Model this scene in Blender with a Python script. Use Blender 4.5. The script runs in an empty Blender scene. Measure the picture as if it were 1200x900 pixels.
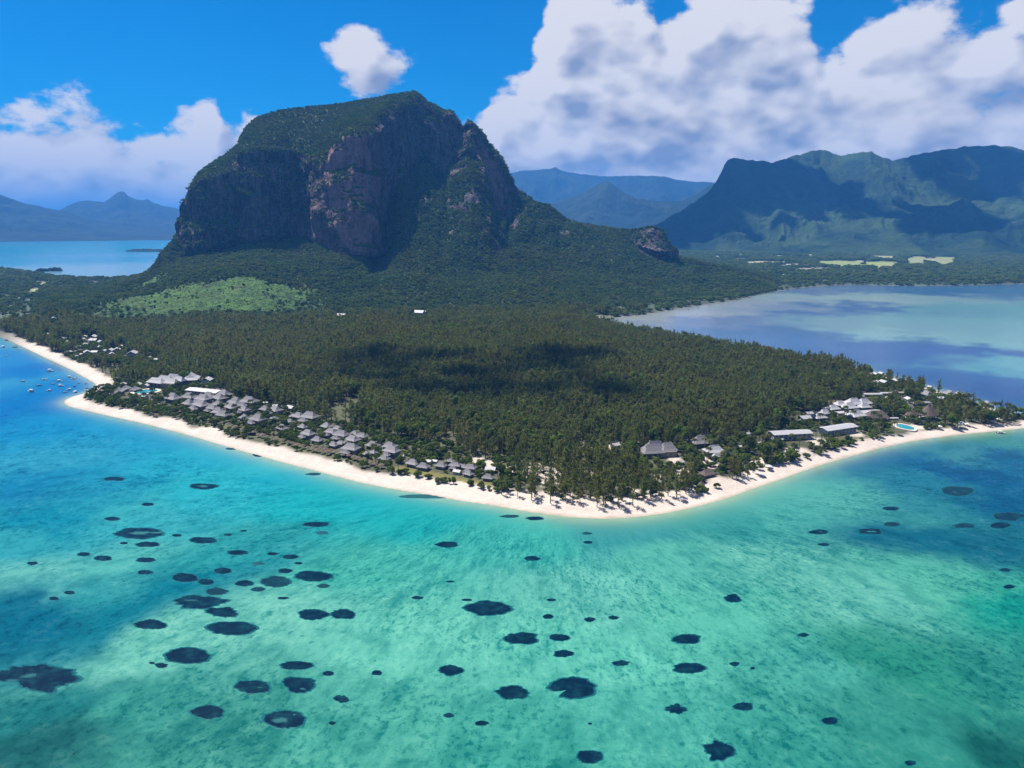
import bpy, math, random
import numpy as np
from mathutils import Vector
random.seed(7)
rng = np.random.default_rng(7)
sc = bpy.context.scene
C = sc.collection
R = math.radians

# ------------------------------------------------------------------ camera, sky, sun, exposure
F = 832.0                                   # focal length, in pixels of a 1200 px wide picture
CAM_H = 150.0                               # drone height above the sea
PITCH = math.atan(188.0 / F)
cam = bpy.data.cameras.new('camera'); camo = bpy.data.objects.new('camera', cam); C.objects.link(camo)
camo.location = (0, 0, CAM_H); camo.rotation_euler = (math.pi / 2 - PITCH, 0, 0)
cam.sensor_width = 36; cam.lens = F / 1200 * 36; cam.clip_start = 1; cam.clip_end = 90000
sc.camera = camo

SUN_AZ, SUN_EL = R(-44), R(60)
SUN = Vector((math.sin(SUN_AZ) * math.cos(SUN_EL), math.cos(SUN_AZ) * math.cos(SUN_EL), math.sin(SUN_EL)))
sl = bpy.data.lights.new('sun', 'SUN'); sl.energy = 4.6; sl.angle = R(0.53); sl.color = (1.0, 0.95, 0.87)
so = bpy.data.objects.new('sun', sl); C.objects.link(so); so.rotation_euler = (-SUN).to_track_quat('-Z', 'Y').to_euler()
vs = sc.view_settings; vs.view_transform = 'Standard'; vs.look = 'None'; vs.exposure = 1.0; vs.gamma = 1; vs.use_curve_mapping = False
sc.cycles.max_bounces = 5; sc.cycles.diffuse_bounces = 2; sc.cycles.glossy_bounces = 2; sc.cycles.transmission_bounces = 3
sc.cycles.transparent_max_bounces = 6; sc.cycles.volume_bounces = 0
sc.cycles.use_denoising = True


def ray(px, py):
    x = (px - 600) / F; y = (450 - py) / F
    return x, math.cos(PITCH) + y * math.sin(PITCH), -math.sin(PITCH) + y * math.cos(PITCH)


def gp(px, py, z=0.0):                      # map position of a point at height z
    d = ray(px, py); t = (z - CAM_H) / d[2]
    return d[0] * t, d[1] * t


def polar(px, py):                          # bearing and slope of a sight line
    d = ray(px, py); return math.atan2(d[0], d[1]), d[2] / math.hypot(d[0], d[1])


class NT:                                   # small node-tree helper
    def __init__(s, tree): s.t = tree; s.n = tree.nodes; s.l = tree.links
    def add(s, typ, ins=None, **kw):
        n = s.n.new(typ)
        for k, v in kw.items(): setattr(n, k, v)
        for k, v in (ins or {}).items(): s.put(n.inputs[k], v)
        return n
    def put(s, sock, v):
        if isinstance(v, bpy.types.NodeSocket): s.l.new(v, sock)
        else: sock.default_value = v
    def m(s, op, a, b=0.0, c=None, clamp=False):
        n = s.add('ShaderNodeMath', operation=op, use_clamp=clamp); s.put(n.inputs[0], a); s.put(n.inputs[1], b)
        if c is not None: s.put(n.inputs[2], c)
        return n.outputs[0]
    def v(s, op, a, b=(0, 0, 0)):
        n = s.add('ShaderNodeVectorMath', operation=op); s.put(n.inputs[0], a)
        if op == 'SCALE': s.put(n.inputs['Scale'], b)
        else: s.put(n.inputs[1], b)
        return n.outputs['Value'] if op in ('LENGTH', 'DISTANCE', 'DOT_PRODUCT') else n.outputs[0]
    def noise(s, vec, scale, detail=4, rough=0.55, dist=0.0, col=False):
        n = s.add('ShaderNodeTexNoise', {'Scale': scale, 'Detail': detail, 'Roughness': rough, 'Distortion': dist})
        if vec is not None: s.put(n.inputs['Vector'], vec)
        return n.outputs['Color' if col else 0]
    def mix(s, f, a, b, blend='MIX'):
        n = s.add('ShaderNodeMix', data_type='RGBA', blend_type=blend)
        s.put(n.inputs[0], f); s.put(n.inputs[6], a); s.put(n.inputs[7], b); return n.outputs[2]
    def step(s, x, a, b, lo=0.0, hi=1.0):
        n = s.add('ShaderNodeMapRange', {1: a, 2: b, 3: lo, 4: hi}, interpolation_type='SMOOTHSTEP'); s.put(n.inputs[0], x); return n.outputs[0]
    def attr(s, name, out='Fac'): return s.add('ShaderNodeAttribute', attribute_name=name).outputs[out]


def c4(r, g, b): return (r, g, b, 1.0)
def srgb(r, g, b, k=1.0):
    f = lambda c: (c / 12.92 if c <= 0.04045 else ((c + 0.055) / 1.055) ** 2.4) * k
    return f(r / 255), f(g / 255), f(b / 255)


# ---- the sky: Nishita daylight with cumulus clouds by direction
world = bpy.data.worlds.new('World'); sc.world = world; world.use_nodes = True
CL = 4.6                                    # cloud brightness against the sky
CLOUD_TOP = [(-420,134),(-300,102),(-200,122),(-110,112),(-50,124),(0,116),(30,108),(60,116),(85,111),(110,124),(135,130),(160,120),(185,126),(210,134),(228,128),(240,116),(252,132),(270,142),(288,124),(302,122),(318,140),(350,172),(420,196),(480,190),(505,150),(518,140),(530,158),(548,158),(560,142),(570,104),(584,92),(600,84),(615,70),(628,34),(645,2),(665,-14),(690,-24),(720,-18),(745,-10),(760,2),(772,22),(784,14),(800,-6),(830,-28),(870,-44),(915,-34),(945,-8),(962,26),(978,52),(992,46),(1004,20),(1030,4),(1060,-14),(1085,-4),(1110,14),(1130,18),(1160,22),(1180,20),(1200,26),(1240,0),(1300,10),(1380,70),(1480,110)]
w = NT(world.node_tree); w.n.clear()
gt = bpy.data.node_groups.new('cloud_field', 'ShaderNodeTree')
gt.interface.new_socket('Dir', in_out='INPUT', socket_type='NodeSocketVector'); gt.interface.new_socket('Detail', in_out='INPUT', socket_type='NodeSocketFloat'); gt.interface.new_socket('D', in_out='OUTPUT', socket_type='NodeSocketFloat')
g = NT(gt); gi = g.add('NodeGroupInput'); go = g.add('NodeGroupOutput')
dirv = g.v('NORMALIZE', gi.outputs[0])
dsq = g.v('MULTIPLY', dirv, (1, 1, 1.7))
big = g.noise(dsq, 10, 2, 0.5, col=True)
wv3 = g.v('SCALE', g.v('SUBTRACT', big, (0.5, 0.5, 0.5)), 0.05)
sx = g.add('ShaderNodeSeparateXYZ', {0: g.v('ADD', dirv, wv3)})
az = g.m('ARCTAN2', sx.outputs[0], sx.outputs[1]); el = sx.outputs[2]
AZ0, AZ1, EL1 = -0.95, 0.95, 0.40
top = g.add('ShaderNodeFloatCurve'); cu = top.mapping.curves[0]
tp = [(( polar(px, py)[0] - AZ0) / (AZ1 - AZ0), math.sin(math.atan(polar(px, py)[1])) / EL1) for px, py in CLOUD_TOP]
tp = [(0.0, tp[0][1])] + tp + [(1.0, tp[-1][1])]
while len(cu.points) < len(tp): cu.points.new(0.5, 0.5)
for p_, q_ in zip(cu.points, tp): p_.location = q_
for p_ in cu.points: p_.handle_type = 'AUTO'
top.mapping.update()
g.put(top.inputs['Value'], g.add('ShaderNodeMapRange', {0: az, 1: AZ0, 2: AZ1, 3: 0.0, 4: 1.0}).outputs[0])
f = g.m('MINIMUM', g.m('MULTIPLY', g.m('SUBTRACT', g.m('MULTIPLY', top.outputs[0], EL1), el), 13.0), 0.62)
PXY = g.add('ShaderNodeCombineXYZ', {0: az, 1: el}).outputs[0]
for px, py, rx, ry in [(437, 75, 66, 50), (1200, 8, 26, 20)]:     # small separate clouds
    a0, s0 = polar(px, py)
    f = g.m('MAXIMUM', f, g.m('SUBTRACT', 0.70, g.v('LENGTH', g.v('MULTIPLY', g.v('SUBTRACT', PXY, (a0, math.sin(math.atan(s0)), 0)), (F / rx, F / ry, 0)))))
away = g.step(g.m('ABSOLUTE', az), 0.80, 1.0)
gen = g.m('SUBTRACT', g.m('MULTIPLY', g.m('SUBTRACT', g.noise(dirv, 3.2, 2, 0.5), 0.53), 5.0), g.m('MULTIPLY', g.m('SUBTRACT', 1.0, away), 4.0))
f = g.m('MAXIMUM', f, gen)
fb = g.noise(dsq, 14, gi.outputs[1], 0.59)
D = g.m('ADD', f, g.m('MULTIPLY', g.m('SUBTRACT', fb, 0.5), 1.9))
D = g.m('ADD', D, g.m('MULTIPLY', g.m('SUBTRACT', g.add('ShaderNodeSeparateXYZ', {0: big}).outputs[0], 0.5), 0.6))
g.put(go.inputs[0], g.m('MAXIMUM', D, -1.0))
tc = w.add('ShaderNodeTexCoord').outputs['Generated']
d1 = w.add('ShaderNodeGroup', node_tree=gt); w.put(d1.inputs[0], tc); d1.inputs[1].default_value = 8.0
s1 = w.add('ShaderNodeGroup', node_tree=gt); w.put(s1.inputs[0], tc); s1.inputs[1].default_value = 2.2
d2 = w.add('ShaderNodeGroup', node_tree=gt); w.put(d2.inputs[0], w.v('ADD', tc, (-0.022, 0, 0.030))); d2.inputs[1].default_value = 2.2
wz = w.add('ShaderNodeSeparateXYZ', {0: tc}).outputs[2]
alpha = w.step(d1.outputs[0], -0.02, 0.30)
lit = w.m('ADD', 0.50, w.m('ADD', w.m('MULTIPLY', w.m('SUBTRACT', s1.outputs[0], d2.outputs[0]), 1.15), w.m('MULTIPLY', w.m('SUBTRACT', d1.outputs[0], s1.outputs[0]), 0.55)))
deep = w.m('MULTIPLY', w.step(d2.outputs[0], 0.25, 1.25), w.step(w.noise(w.v('MULTIPLY', tc, (1, 1, 2.2)), 6, 2, 0.5), 0.36, 0.60))
lit = w.m('ADD', w.m('SUBTRACT', lit, w.m('MULTIPLY', deep, 0.42)), 0.17, clamp=True)
ccol = w.mix(lit, c4(*srgb(152, 166, 198, CL)), c4(*srgb(246, 244, 248, CL)))
lowc = w.mix(lit, c4(*srgb(160, 190, 226, CL)), c4(*srgb(226, 234, 246, CL)))
ccol = w.mix(w.step(wz, -0.03, 0.075), lowc, ccol)
sky = w.add('ShaderNodeTexSky', sky_type='NISHITA', sun_disc=False, sun_elevation=SUN_EL, sun_rotation=SUN_AZ, altitude=150, air_density=1.0, dust_density=0.15, ozone_density=4.0)
skc = w.mix(1.0, sky.outputs[0], c4(0.030, 0.31, 0.53), 'MULTIPLY')
skc = w.add('ShaderNodeHueSaturation', {'Saturation': 1.15, 'Color': skc}).outputs[0]
fin = w.mix(w.m('MULTIPLY', alpha, 0.97), skc, ccol)
bg = w.add('ShaderNodeBackground', {0: fin, 1: 0.10}); wo = w.add('ShaderNodeOutputWorld'); w.l.new(bg.outputs[0], wo.inputs[0])
world.cycles.sampling_method = 'MANUAL'; world.cycles.sample_map_resolution = 256


# ------------------------------------------------------------------ noise and mesh helpers
def _h(ix, iy, iz, seed):
    h = (ix.astype(np.int64) * 374761393 + iy.astype(np.int64) * 668265263 + iz.astype(np.int64) * 2147483647 + seed * 974634777) & 0xFFFFFFFF
    h = ((h ^ (h >> 13)) * 1274126177) & 0xFFFFFFFF
    return ((h ^ (h >> 16)) & 0xFFFFFF) / float(0x7FFFFF) - 1.0


def vn(x, y, z=None, seed=0):
    x = np.asarray(x, float); y = np.asarray(y, float); z = np.zeros_like(x) if z is None else z
    ix, iy, iz = np.floor(x), np.floor(y), np.floor(z)
    fx, fy, fz = x - ix, y - iy, z - iz
    u, v, t = [q * q * q * (q * (q * 6 - 15) + 10) for q in (fx, fy, fz)]
    r = 0
    for a in (0, 1):
        for b in (0, 1):
            for c in (0, 1):
                r = r + _h(ix + a, iy + b, iz + c, seed) * (u if a else 1 - u) * (v if b else 1 - v) * (t if c else 1 - t)
    return r


def fbm(x, y, z=None, oct=5, seed=0, gain=0.5, ridged=False):
    s = 0; a = 1; n = 0
    for o in range(oct):
        k = 2.03 ** o
        q = vn(x * k, y * k, None if z is None else z * k, seed + o * 17)
        s = s + a * ((1 - 2 * np.abs(q)) if ridged else q); n += a; a *= gain
    return s / n


def sstep(x, a, b):
    t = np.clip((x - a) / (b - a), 0, 1); return t * t * (3 - 2 * t)


def gsm(a, sig, axis):
    k = int(3 * sig) + 1; g_ = np.exp(-0.5 * (np.arange(-k, k + 1) / sig) ** 2); g_ /= g_.sum()
    pad = [(0, 0)] * a.ndim; pad[axis] = (k, k); p = np.pad(a, pad, mode='edge')
    return np.apply_along_axis(lambda m: np.convolve(m, g_, 'valid'), axis, p)


def np_mesh(name, V, Q, smooth=True):
    me = bpy.data.meshes.new(name); n = len(Q); k = Q.shape[1]
    me.vertices.add(len(V)); me.vertices.foreach_set('co', np.ascontiguousarray(V, np.float32).ravel())
    me.loops.add(n * k); me.loops.foreach_set('vertex_index', np.ascontiguousarray(Q, np.int32).ravel())
    me.polygons.add(n); me.polygons.foreach_set('loop_start', np.arange(0, n * k, k, dtype=np.int32))
    me.polygons.foreach_set('loop_total', np.full(n, k, np.int32))
    me.update(calc_edges=True); me.validate()
    if smooth: me.polygons.foreach_set('use_smooth', np.ones(n, bool))
    return me


def put_attr(me, name, arr):
    if arr.ndim == 1:
        a = me.attributes.new(name, 'FLOAT', 'POINT'); a.data.foreach_set('value', arr.astype(np.float32))
    else:
        c = np.ones((len(arr), 4), np.float32); c[:, :3] = arr
        a = me.attributes.new(name, 'FLOAT_COLOR', 'POINT'); a.data.foreach_set('color', c.ravel())


def grid_quads(nr, nc, wrap=False):
    i = np.arange(nr - 1)[:, None] * nc; j = np.arange(nc if wrap else nc - 1)[None, :]
    j2 = (j + 1) % nc
    return np.stack([(i + j).ravel(), (i + j2).ravel(), (i + nc + j2).ravel(), (i + nc + j).ravel()], 1)


def link(name, me, mat=None, parent=None, **props):
    o = bpy.data.objects.new(name, me); C.objects.link(o)
    if mat is not None and me is not None and not me.materials: me.materials.append(mat)
    if parent is not None: o.parent = parent
    for k, v in props.items(): o[k] = v
    return o


MATS = {}
def mat_new(name):
    m = bpy.data.materials.new(name); m.use_nodes = True; n = NT(m.node_tree); n.n.clear(); MATS[name] = m
    return m, n


def finish(n, bsdf, vol=None):
    o = n.add('ShaderNodeOutputMaterial')
    if bsdf is not None: n.l.new(bsdf, o.inputs[0])
    if vol is not None: n.l.new(vol, o.inputs[1])


def simple(name, col, rough=0.7, var=0.25, scale=0.5, bump=0.0):
    m, n = mat_new(name)
    pos = n.add('ShaderNodeTexCoord').outputs['Object']
    k = n.noise(pos, scale, 5, 0.6)
    rnd = n.add('ShaderNodeObjectInfo').outputs['Random']
    fac = n.m('ADD', n.m('MULTIPLY', n.m('SUBTRACT', k, 0.5), 2 * var), n.m('ADD', 1 - var * 0.4, n.m('MULTIPLY', rnd, var * 0.8)))
    colr = n.v('SCALE', col, fac)
    b = n.add('ShaderNodeBsdfPrincipled', {'Base Color': colr, 'Roughness': rough})
    if bump:
        bp = n.add('ShaderNodeBump', {'Strength': bump, 'Distance': 0.1, 'Height': n.noise(pos, scale * 6, 3)}); n.l.new(bp.outputs[0], b.inputs['Normal'])
    finish(n, b.outputs[0]); return m


simple('roof_grey', (0.165, 0.155, 0.165), 0.75, 0.30, 1.2, 0.4)
simple('roof_pale', (0.33, 0.32, 0.33), 0.6, 0.22, 0.7, 0.3)
simple('roof_thatch', (0.115, 0.085, 0.07), 0.95, 0.35, 2.5, 0.8)
simple('wall_white', (0.36, 0.34, 0.315), 0.8, 0.2, 0.8)
simple('wall_stone', (0.20, 0.17, 0.15), 0.9, 0.4, 1.5)
simple('wood_dark', (0.06, 0.042, 0.03), 0.8, 0.4, 2)
simple('window_glass', (0.035, 0.06, 0.09), 0.12, 0.3, 2)
simple('bark', (0.11, 0.085, 0.07), 0.95, 0.4, 2)
simple('palm_bark', (0.20, 0.17, 0.14), 0.95, 0.3, 2)
simple('boat_white', (0.5, 0.5, 0.5), 0.35, 0.1, 1)
simple('boat_blue', (0.05, 0.12, 0.25), 0.4, 0.3, 1)
simple('pool_water', (0.03, 0.22, 0.26), 0.08, 0.15, 0.3)
simple('deck_sand', (0.45, 0.37, 0.30), 0.9, 0.25, 0.4)
simple('umbrella_thatch', (0.12, 0.085, 0.06), 0.95, 0.4, 4)
simple('canvas_white', (0.5, 0.5, 0.48), 0.8, 0.1, 1)
simple('metal_grey', (0.30, 0.31, 0.33), 0.5, 0.2, 1)


def leaf_mat(name, a, b, c, trans=0.35, patch=0.012):
    m, n = mat_new(name)
    rnd = n.add('ShaderNodeObjectInfo').outputs['Random']
    pos = n.add('ShaderNodeNewGeometry').outputs['Position']
    big = n.step(n.noise(pos, patch, 3, 0.6), 0.38, 0.64)
    small = n.noise(pos, 0.45, 2, 0.5)
    col = n.mix(big, c4(*a), c4(*b))
    col = n.mix(n.step(rnd, 0.45, 1.0), col, c4(*c))
    fac = n.m('ADD', 0.45, n.m('MULTIPLY', small, 1.1))
    fac = n.m('MULTIPLY', fac, n.m('ADD', 0.80, n.m('MULTIPLY', n.m('FRACT', n.m('MULTIPLY', rnd, 7.31)), 0.45)))
    col = n.v('SCALE', col, fac)
    d = n.add('ShaderNodeBsdfDiffuse', {0: col, 1: 0.5}); t = n.add('ShaderNodeBsdfTranslucent', {0: col})
    mx = n.add('ShaderNodeMixShader', {0: trans}); n.l.new(d.outputs[0], mx.inputs[1]); n.l.new(t.outputs[0], mx.inputs[2])
    finish(n, mx.outputs[0]); return m


leaf_mat('leaf_casuarina', (0.164, 0.178, 0.046), (0.138, 0.180, 0.048), (0.168, 0.166, 0.050), 0.50)
leaf_mat('leaf_bush', (0.110, 0.175, 0.048), (0.150, 0.185, 0.056), (0.100, 0.150, 0.056), 0.45)
leaf_mat('leaf_broad', (0.110, 0.170, 0.030), (0.100, 0.130, 0.032), (0.14, 0.19, 0.036), 0.42)
leaf_mat('leaf_palm', (0.075, 0.105, 0.028), (0.060, 0.085, 0.025), (0.11, 0.12, 0.04), 0.35)

# ------------------------------------------------------------------ coast line and land height
NEAR = [(-330,312),(-260,330),(-200,344),(-140,356),(-80,370),(-40,381),(0,395),(25,406),(50,418),(78,431),(100,443),(111,450),(110,456),(98,461),(84,465),(75,470),(78,475),(95,480),(130,488),(170,497),(220,510),(270,525),(320,539),
        (370,552),(420,565),(460,573),(500,580),(540,587),(580,593),(620,600),(660,605.5),(700,608),(740,606.5),(780,601.5),(820,593),(850,584.5),(880,574),(920,560),(960,546),(1000,534),(1050,521),(1100,512.5),
        (1150,507),(1200,502),(1235,497),(1262,489),(1255,481)]
TOPS = [(1192,467),(1120,447),(1060,431),(1000,417),(920,405),(860,395),(800,386),(740,378)]     # tree tops over the far shore of the point
LAGOON = [(700,373.5),(715,372.5),(760,368),(800,361),(859,352.5),(886,346),(914,341),(950,336.5),(995,334),(1040,334.5),(1075,335.2),(1130,334.5),(1200,333),(1300,332),(1420,333),(1560,338),(1900,345)]
BACKC = [(600,271.5),(400,297),(300,306),(230,315),(190,322),(165,325.5),(140,327),(100,327.5),(60,324),(35,319.5),(0,315.5),(-100,311),(-220,306)]
pts = [gp(*p) for p in NEAR] + [gp(x, y, 13) for x, y in TOPS] + [gp(*p) for p in LAGOON] + [(9000, 4200), (9500, 9500), (-3000, 9800)] + [gp(*p) for p in BACKC]
pts = np.array(pts)


def catmull(p, k=5):
    n = len(p); out = []
    for i in range(n):
        a, b, c_, d = p[i - 1], p[i], p[(i + 1) % n], p[(i + 2) % n]
        for t in np.arange(k) / k:
            out.append(0.5 * (2 * b + (c_ - a) * t + (2 * a - 5 * b + 4 * c_ - d) * t * t + (3 * b - 3 * c_ + d - a) * t ** 3))
    return np.array(out)


n1 = len(NEAR) + len(TOPS) + len(LAGOON)
dense = catmull(pts[:n1], 4)[:-4]
COAST = np.concatenate([dense, pts[n1 - 1:]])


def sdist(x, y, poly=COAST):                # signed distance to the coast, positive on land
    if x.size < 64:
        a = poly; b = np.roll(poly, -1, 0); e = b - a; L = np.maximum((e ** 2).sum(1), 1e-9); xx_, yy_ = x[:, None], y[:, None]
        t = np.clip(((xx_ - a[:, 0]) * e[:, 0] + (yy_ - a[:, 1]) * e[:, 1]) / L, 0, 1)
        d_ = np.sqrt(((xx_ - a[:, 0] - t * e[:, 0]) ** 2 + (yy_ - a[:, 1] - t * e[:, 1]) ** 2).min(1))
        ey = np.where(np.abs(e[:, 1]) < 1e-12, 1e-12, e[:, 1])
        cr_ = ((a[:, 1] > yy_) != (b[:, 1] > yy_)) & (xx_ < e[:, 0] * (yy_ - a[:, 1]) / ey + a[:, 0])
        return np.where(cr_.sum(1) % 2 == 1, d_, -d_)
    d2 = np.full(x.shape, 1e18); ins = np.zeros(x.shape, bool)
    for i in range(len(poly)):
        a = poly[i]; b = poly[(i + 1) % len(poly)]; e = b - a; L = e @ e
        if L < 1e-9: continue
        t = np.clip(((x - a[0]) * e[0] + (y - a[1]) * e[1]) / L, 0, 1)
        d2 = np.minimum(d2, (x - a[0] - t * e[0]) ** 2 + (y - a[1] - t * e[1]) ** 2)
        if a[1] != b[1]: ins ^= ((a[1] > y) != (b[1] > y)) & (x < e[0] * (y - a[1]) / e[1] + a[0])
    d = np.sqrt(d2); return np.where(ins, d, -d)


def ground_h(x, y, sd):
    land = 1.9 * sstep(sd, 0, 17) + 1.6 * sstep(sd, 15, 90) + 3.0 * sstep(sd, 80, 500)
    land = land + (fbm(x / 34, y / 34, oct=3, seed=3) * 0.5) * sstep(sd, 8, 40) + fbm(x / 9, y / 9, oct=2, seed=5) * 0.12 * sstep(sd, -2, 6)
    sea = np.maximum(sd * 0.11, -3.0)
    return np.where(sd > 0, land + 0.03 * np.minimum(sd, 3), sea + fbm(x / 9, y / 9, oct=2, seed=5) * 0.12 * sstep(sd, -6, 0) * sstep(sd, -2, 6))


def ell(px, py, hw, hh, az_, lr):           # elliptic patch on the map: below 1 inside
    x0, y0 = gp(px, py); x1, y1 = gp(px + hw, py); x2, y2 = gp(px, py - hh)
    a0, l0 = math.atan2(x0, y0), math.log(math.hypot(x0, y0))
    da = abs(math.atan2(x1, y1) - a0); dl = abs(math.log(math.hypot(x2, y2)) - l0)
    return np.sqrt(((az_ - a0) / da) ** 2 + ((lr - l0) / dl) ** 2)


# ground sheet
NR, NC = 560, 560
rr = np.geomspace(240, 9400, NR); aa = np.linspace(R(-50), R(50), NC)
A2, R2 = np.meshgrid(aa, rr); X = (R2 * np.sin(A2)).ravel(); Y = (R2 * np.cos(A2)).ravel()
SD = sdist(X, Y); Z = ground_h(X, Y, SD); AZ = A2.ravel(); LR = np.log(R2.ravel())
SANDS = [(640,566,24,14),(622,553,14,6),(700,529,22,9),(747,524,10,4),(735,580,30,8),(790,545,10,10),(760,583,26,6),(830,545,14,12),(845,570,18,8),(800,560,10,8),(935,535,22,7),(960,520,16,6),(890,545,14,6),(1030,470,12,4),(575,549,12,5),(560,545,8,5),(600,555,10,5),(1075,503,14,4),(1000,512,18,5),(1130,500,14,3),(690,560,10,5),(725,560,6,3),(770,565,9,4),(660,585,26,6),(700,592,40,6)]
FIELDS = [(930,296,24,6,(.30,.29,.12)),(985,311,34,4.5,(.24,.29,.08)),(1030,312,26,4,(.26,.31,.07)),(955,318,36,2.2,(.36,.30,.24)),(1034,299,22,7,(.30,.30,.14)),(1075,307,14,5,(.26,.28,.12)),(1107,306,15,6,(.25,.27,.10)),(845,285,9,4,(.38,.31,.25)),(868,294,8,6,(.33,.31,.22)),
          (860,276,12,2.5,(.36,.33,.28)),(835,276,7,2.5,(.36,.33,.28)),(900,299,8,2.5,(.34,.31,.2)),(890,310,20,2,(.36,.34,.22)),(870,306,16,2,(.34,.3,.25)),(915,310,16,1.6,(.42,.38,.3)),
          (50,334,13,3,(.42,.40,.16)),(43,343,10,2.5,(.36,.38,.14)),(79,346,8,4,(.34,.36,.10)),(110,333.5,10,2,(.42,.42,.14)),(51,351,4,2,(.40,.42,.2)),(465,381,40,4,(.10,.13,.03)),(420,381,30,3,(.10,.14,.03))]
frng = np.random.default_rng(3)
for _ in range(26): FIELDS.append((frng.uniform(835, 1100), frng.uniform(286, 318), frng.uniform(3, 11), frng.uniform(.9, 2.2), [(.32, .30, .16), (.36, .31, .25), (.26, .28, .11), (.30, .29, .2)][frng.integers(0, 4)]))
nz = fbm(X / 22, Y / 22, oct=4, seed=11); nz2 = fbm(X / 160, Y / 160, oct=4, seed=12)
floor_c = np.array([.050, .052, .022]) * (1 + .5 * nz[:, None]) + np.array([.012, .014, .0]) * nz2[:, None]
far_c = np.array([.030, .050, .022]) * (1 + .7 * nz2[:, None])
col = floor_c + (far_c - floor_c) * sstep(np.exp(LR), 900, 1500)[:, None]
sand = np.array([.46, .39, .335])
def over(col, w_, c_): return col + (np.asarray(c_) - col) * np.clip(w_, 0, 1)[:, None]
wid = np.where(X < -20, 15, 13) + 12 * np.exp(-(((X - 45) / 105) ** 2 + ((Y - 370) / 60) ** 2)) + 7 * nz
near_shore = sstep(np.exp(LR), 1250, 1050)
ws = (1 - sstep(SD, wid - 3, wid + 3)) * near_shore
for e in SANDS: ws = np.maximum(ws, (1 - sstep(ell(*e, AZ, LR) + 0.55 * nz, .55, 1.0)) * .9)
fn70, fn18 = fbm(X / 70, Y / 70, oct=3, seed=31) + 1.1 * fbm(X / 210, Y / 210, oct=3, seed=37), fbm(X / 18, Y / 18, oct=2, seed=33)
for px, py, hw, hh, fc in FIELDS:
    col = over(col, 1 - sstep(ell(px, py, hw, hh, AZ, LR) + .45 * fn70 + .35 * fn18, .75, 1.0), np.array(fc) * .72)
col = over(col, ws, sand)
# dune grass strip along the left beach
GRASS = np.array([gp(*p) for p in [(468, 553), (500, 558), (540, 566), (572, 571)]])
gd = np.full(X.shape, 1e9)
for i in range(3):
    a, b = GRASS[i], GRASS[i + 1]; e = b - a; t = np.clip(((X - a[0]) * e[0] + (Y - a[1]) * e[1]) / (e @ e), 0, 1)
    gd = np.minimum(gd, np.hypot(X - a[0] - t * e[0], Y - a[1] - t * e[1]))
col = over(col, 1 - sstep(gd + 1.5 * nz, 2.6, 4.0), np.array([.13, .115, .020]))
wet = (1 - sstep(SD + 1.2 * nz, 0.5, 3.5)) * near_shore
col = over(col, wet * .8, np.array([.28, .225, .165]))
mud = (1 - sstep(SD, 2, 9)) * (1 - near_shore)
col = over(col, mud, np.array([.10, .09, .07]))
Q = grid_quads(NR, NC); keep = (SD > -26)[Q].any(1); Q = Q[keep]
used = np.unique(Q); remap = np.full(len(X), -1); remap[used] = np.arange(len(used)); 
gm = np_mesh('ground', np.stack([X, Y, Z], 1)[used], remap[Q]); put_attr(gm, 'tint', np.maximum(col, .004)[used])
m, n = mat_new('ground_soil')
pos = n.add('ShaderNodeNewGeometry').outputs['Position']
k = n.m('ADD', n.m('MULTIPLY', n.noise(pos, .35, 6, .65), .6), n.m('MULTIPLY', n.noise(pos, .05, 4, .6), .5))
tint = n.attr('tint', 'Color'); cc = n.v('SCALE', tint, n.m('ADD', .45, k))
bp = n.add('ShaderNodeBump', {'Strength': .35, 'Distance': .5, 'Height': n.noise(pos, .6, 5, .6)})
b = n.add('ShaderNodeBsdfPrincipled', {'Base Color': cc, 'Roughness': .9}); n.l.new(bp.outputs[0], b.inputs['Normal']); finish(n, b.outputs[0])
link('ground', gm, m, kind='structure', label='low wooded land of the point with its white sand beach')

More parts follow.
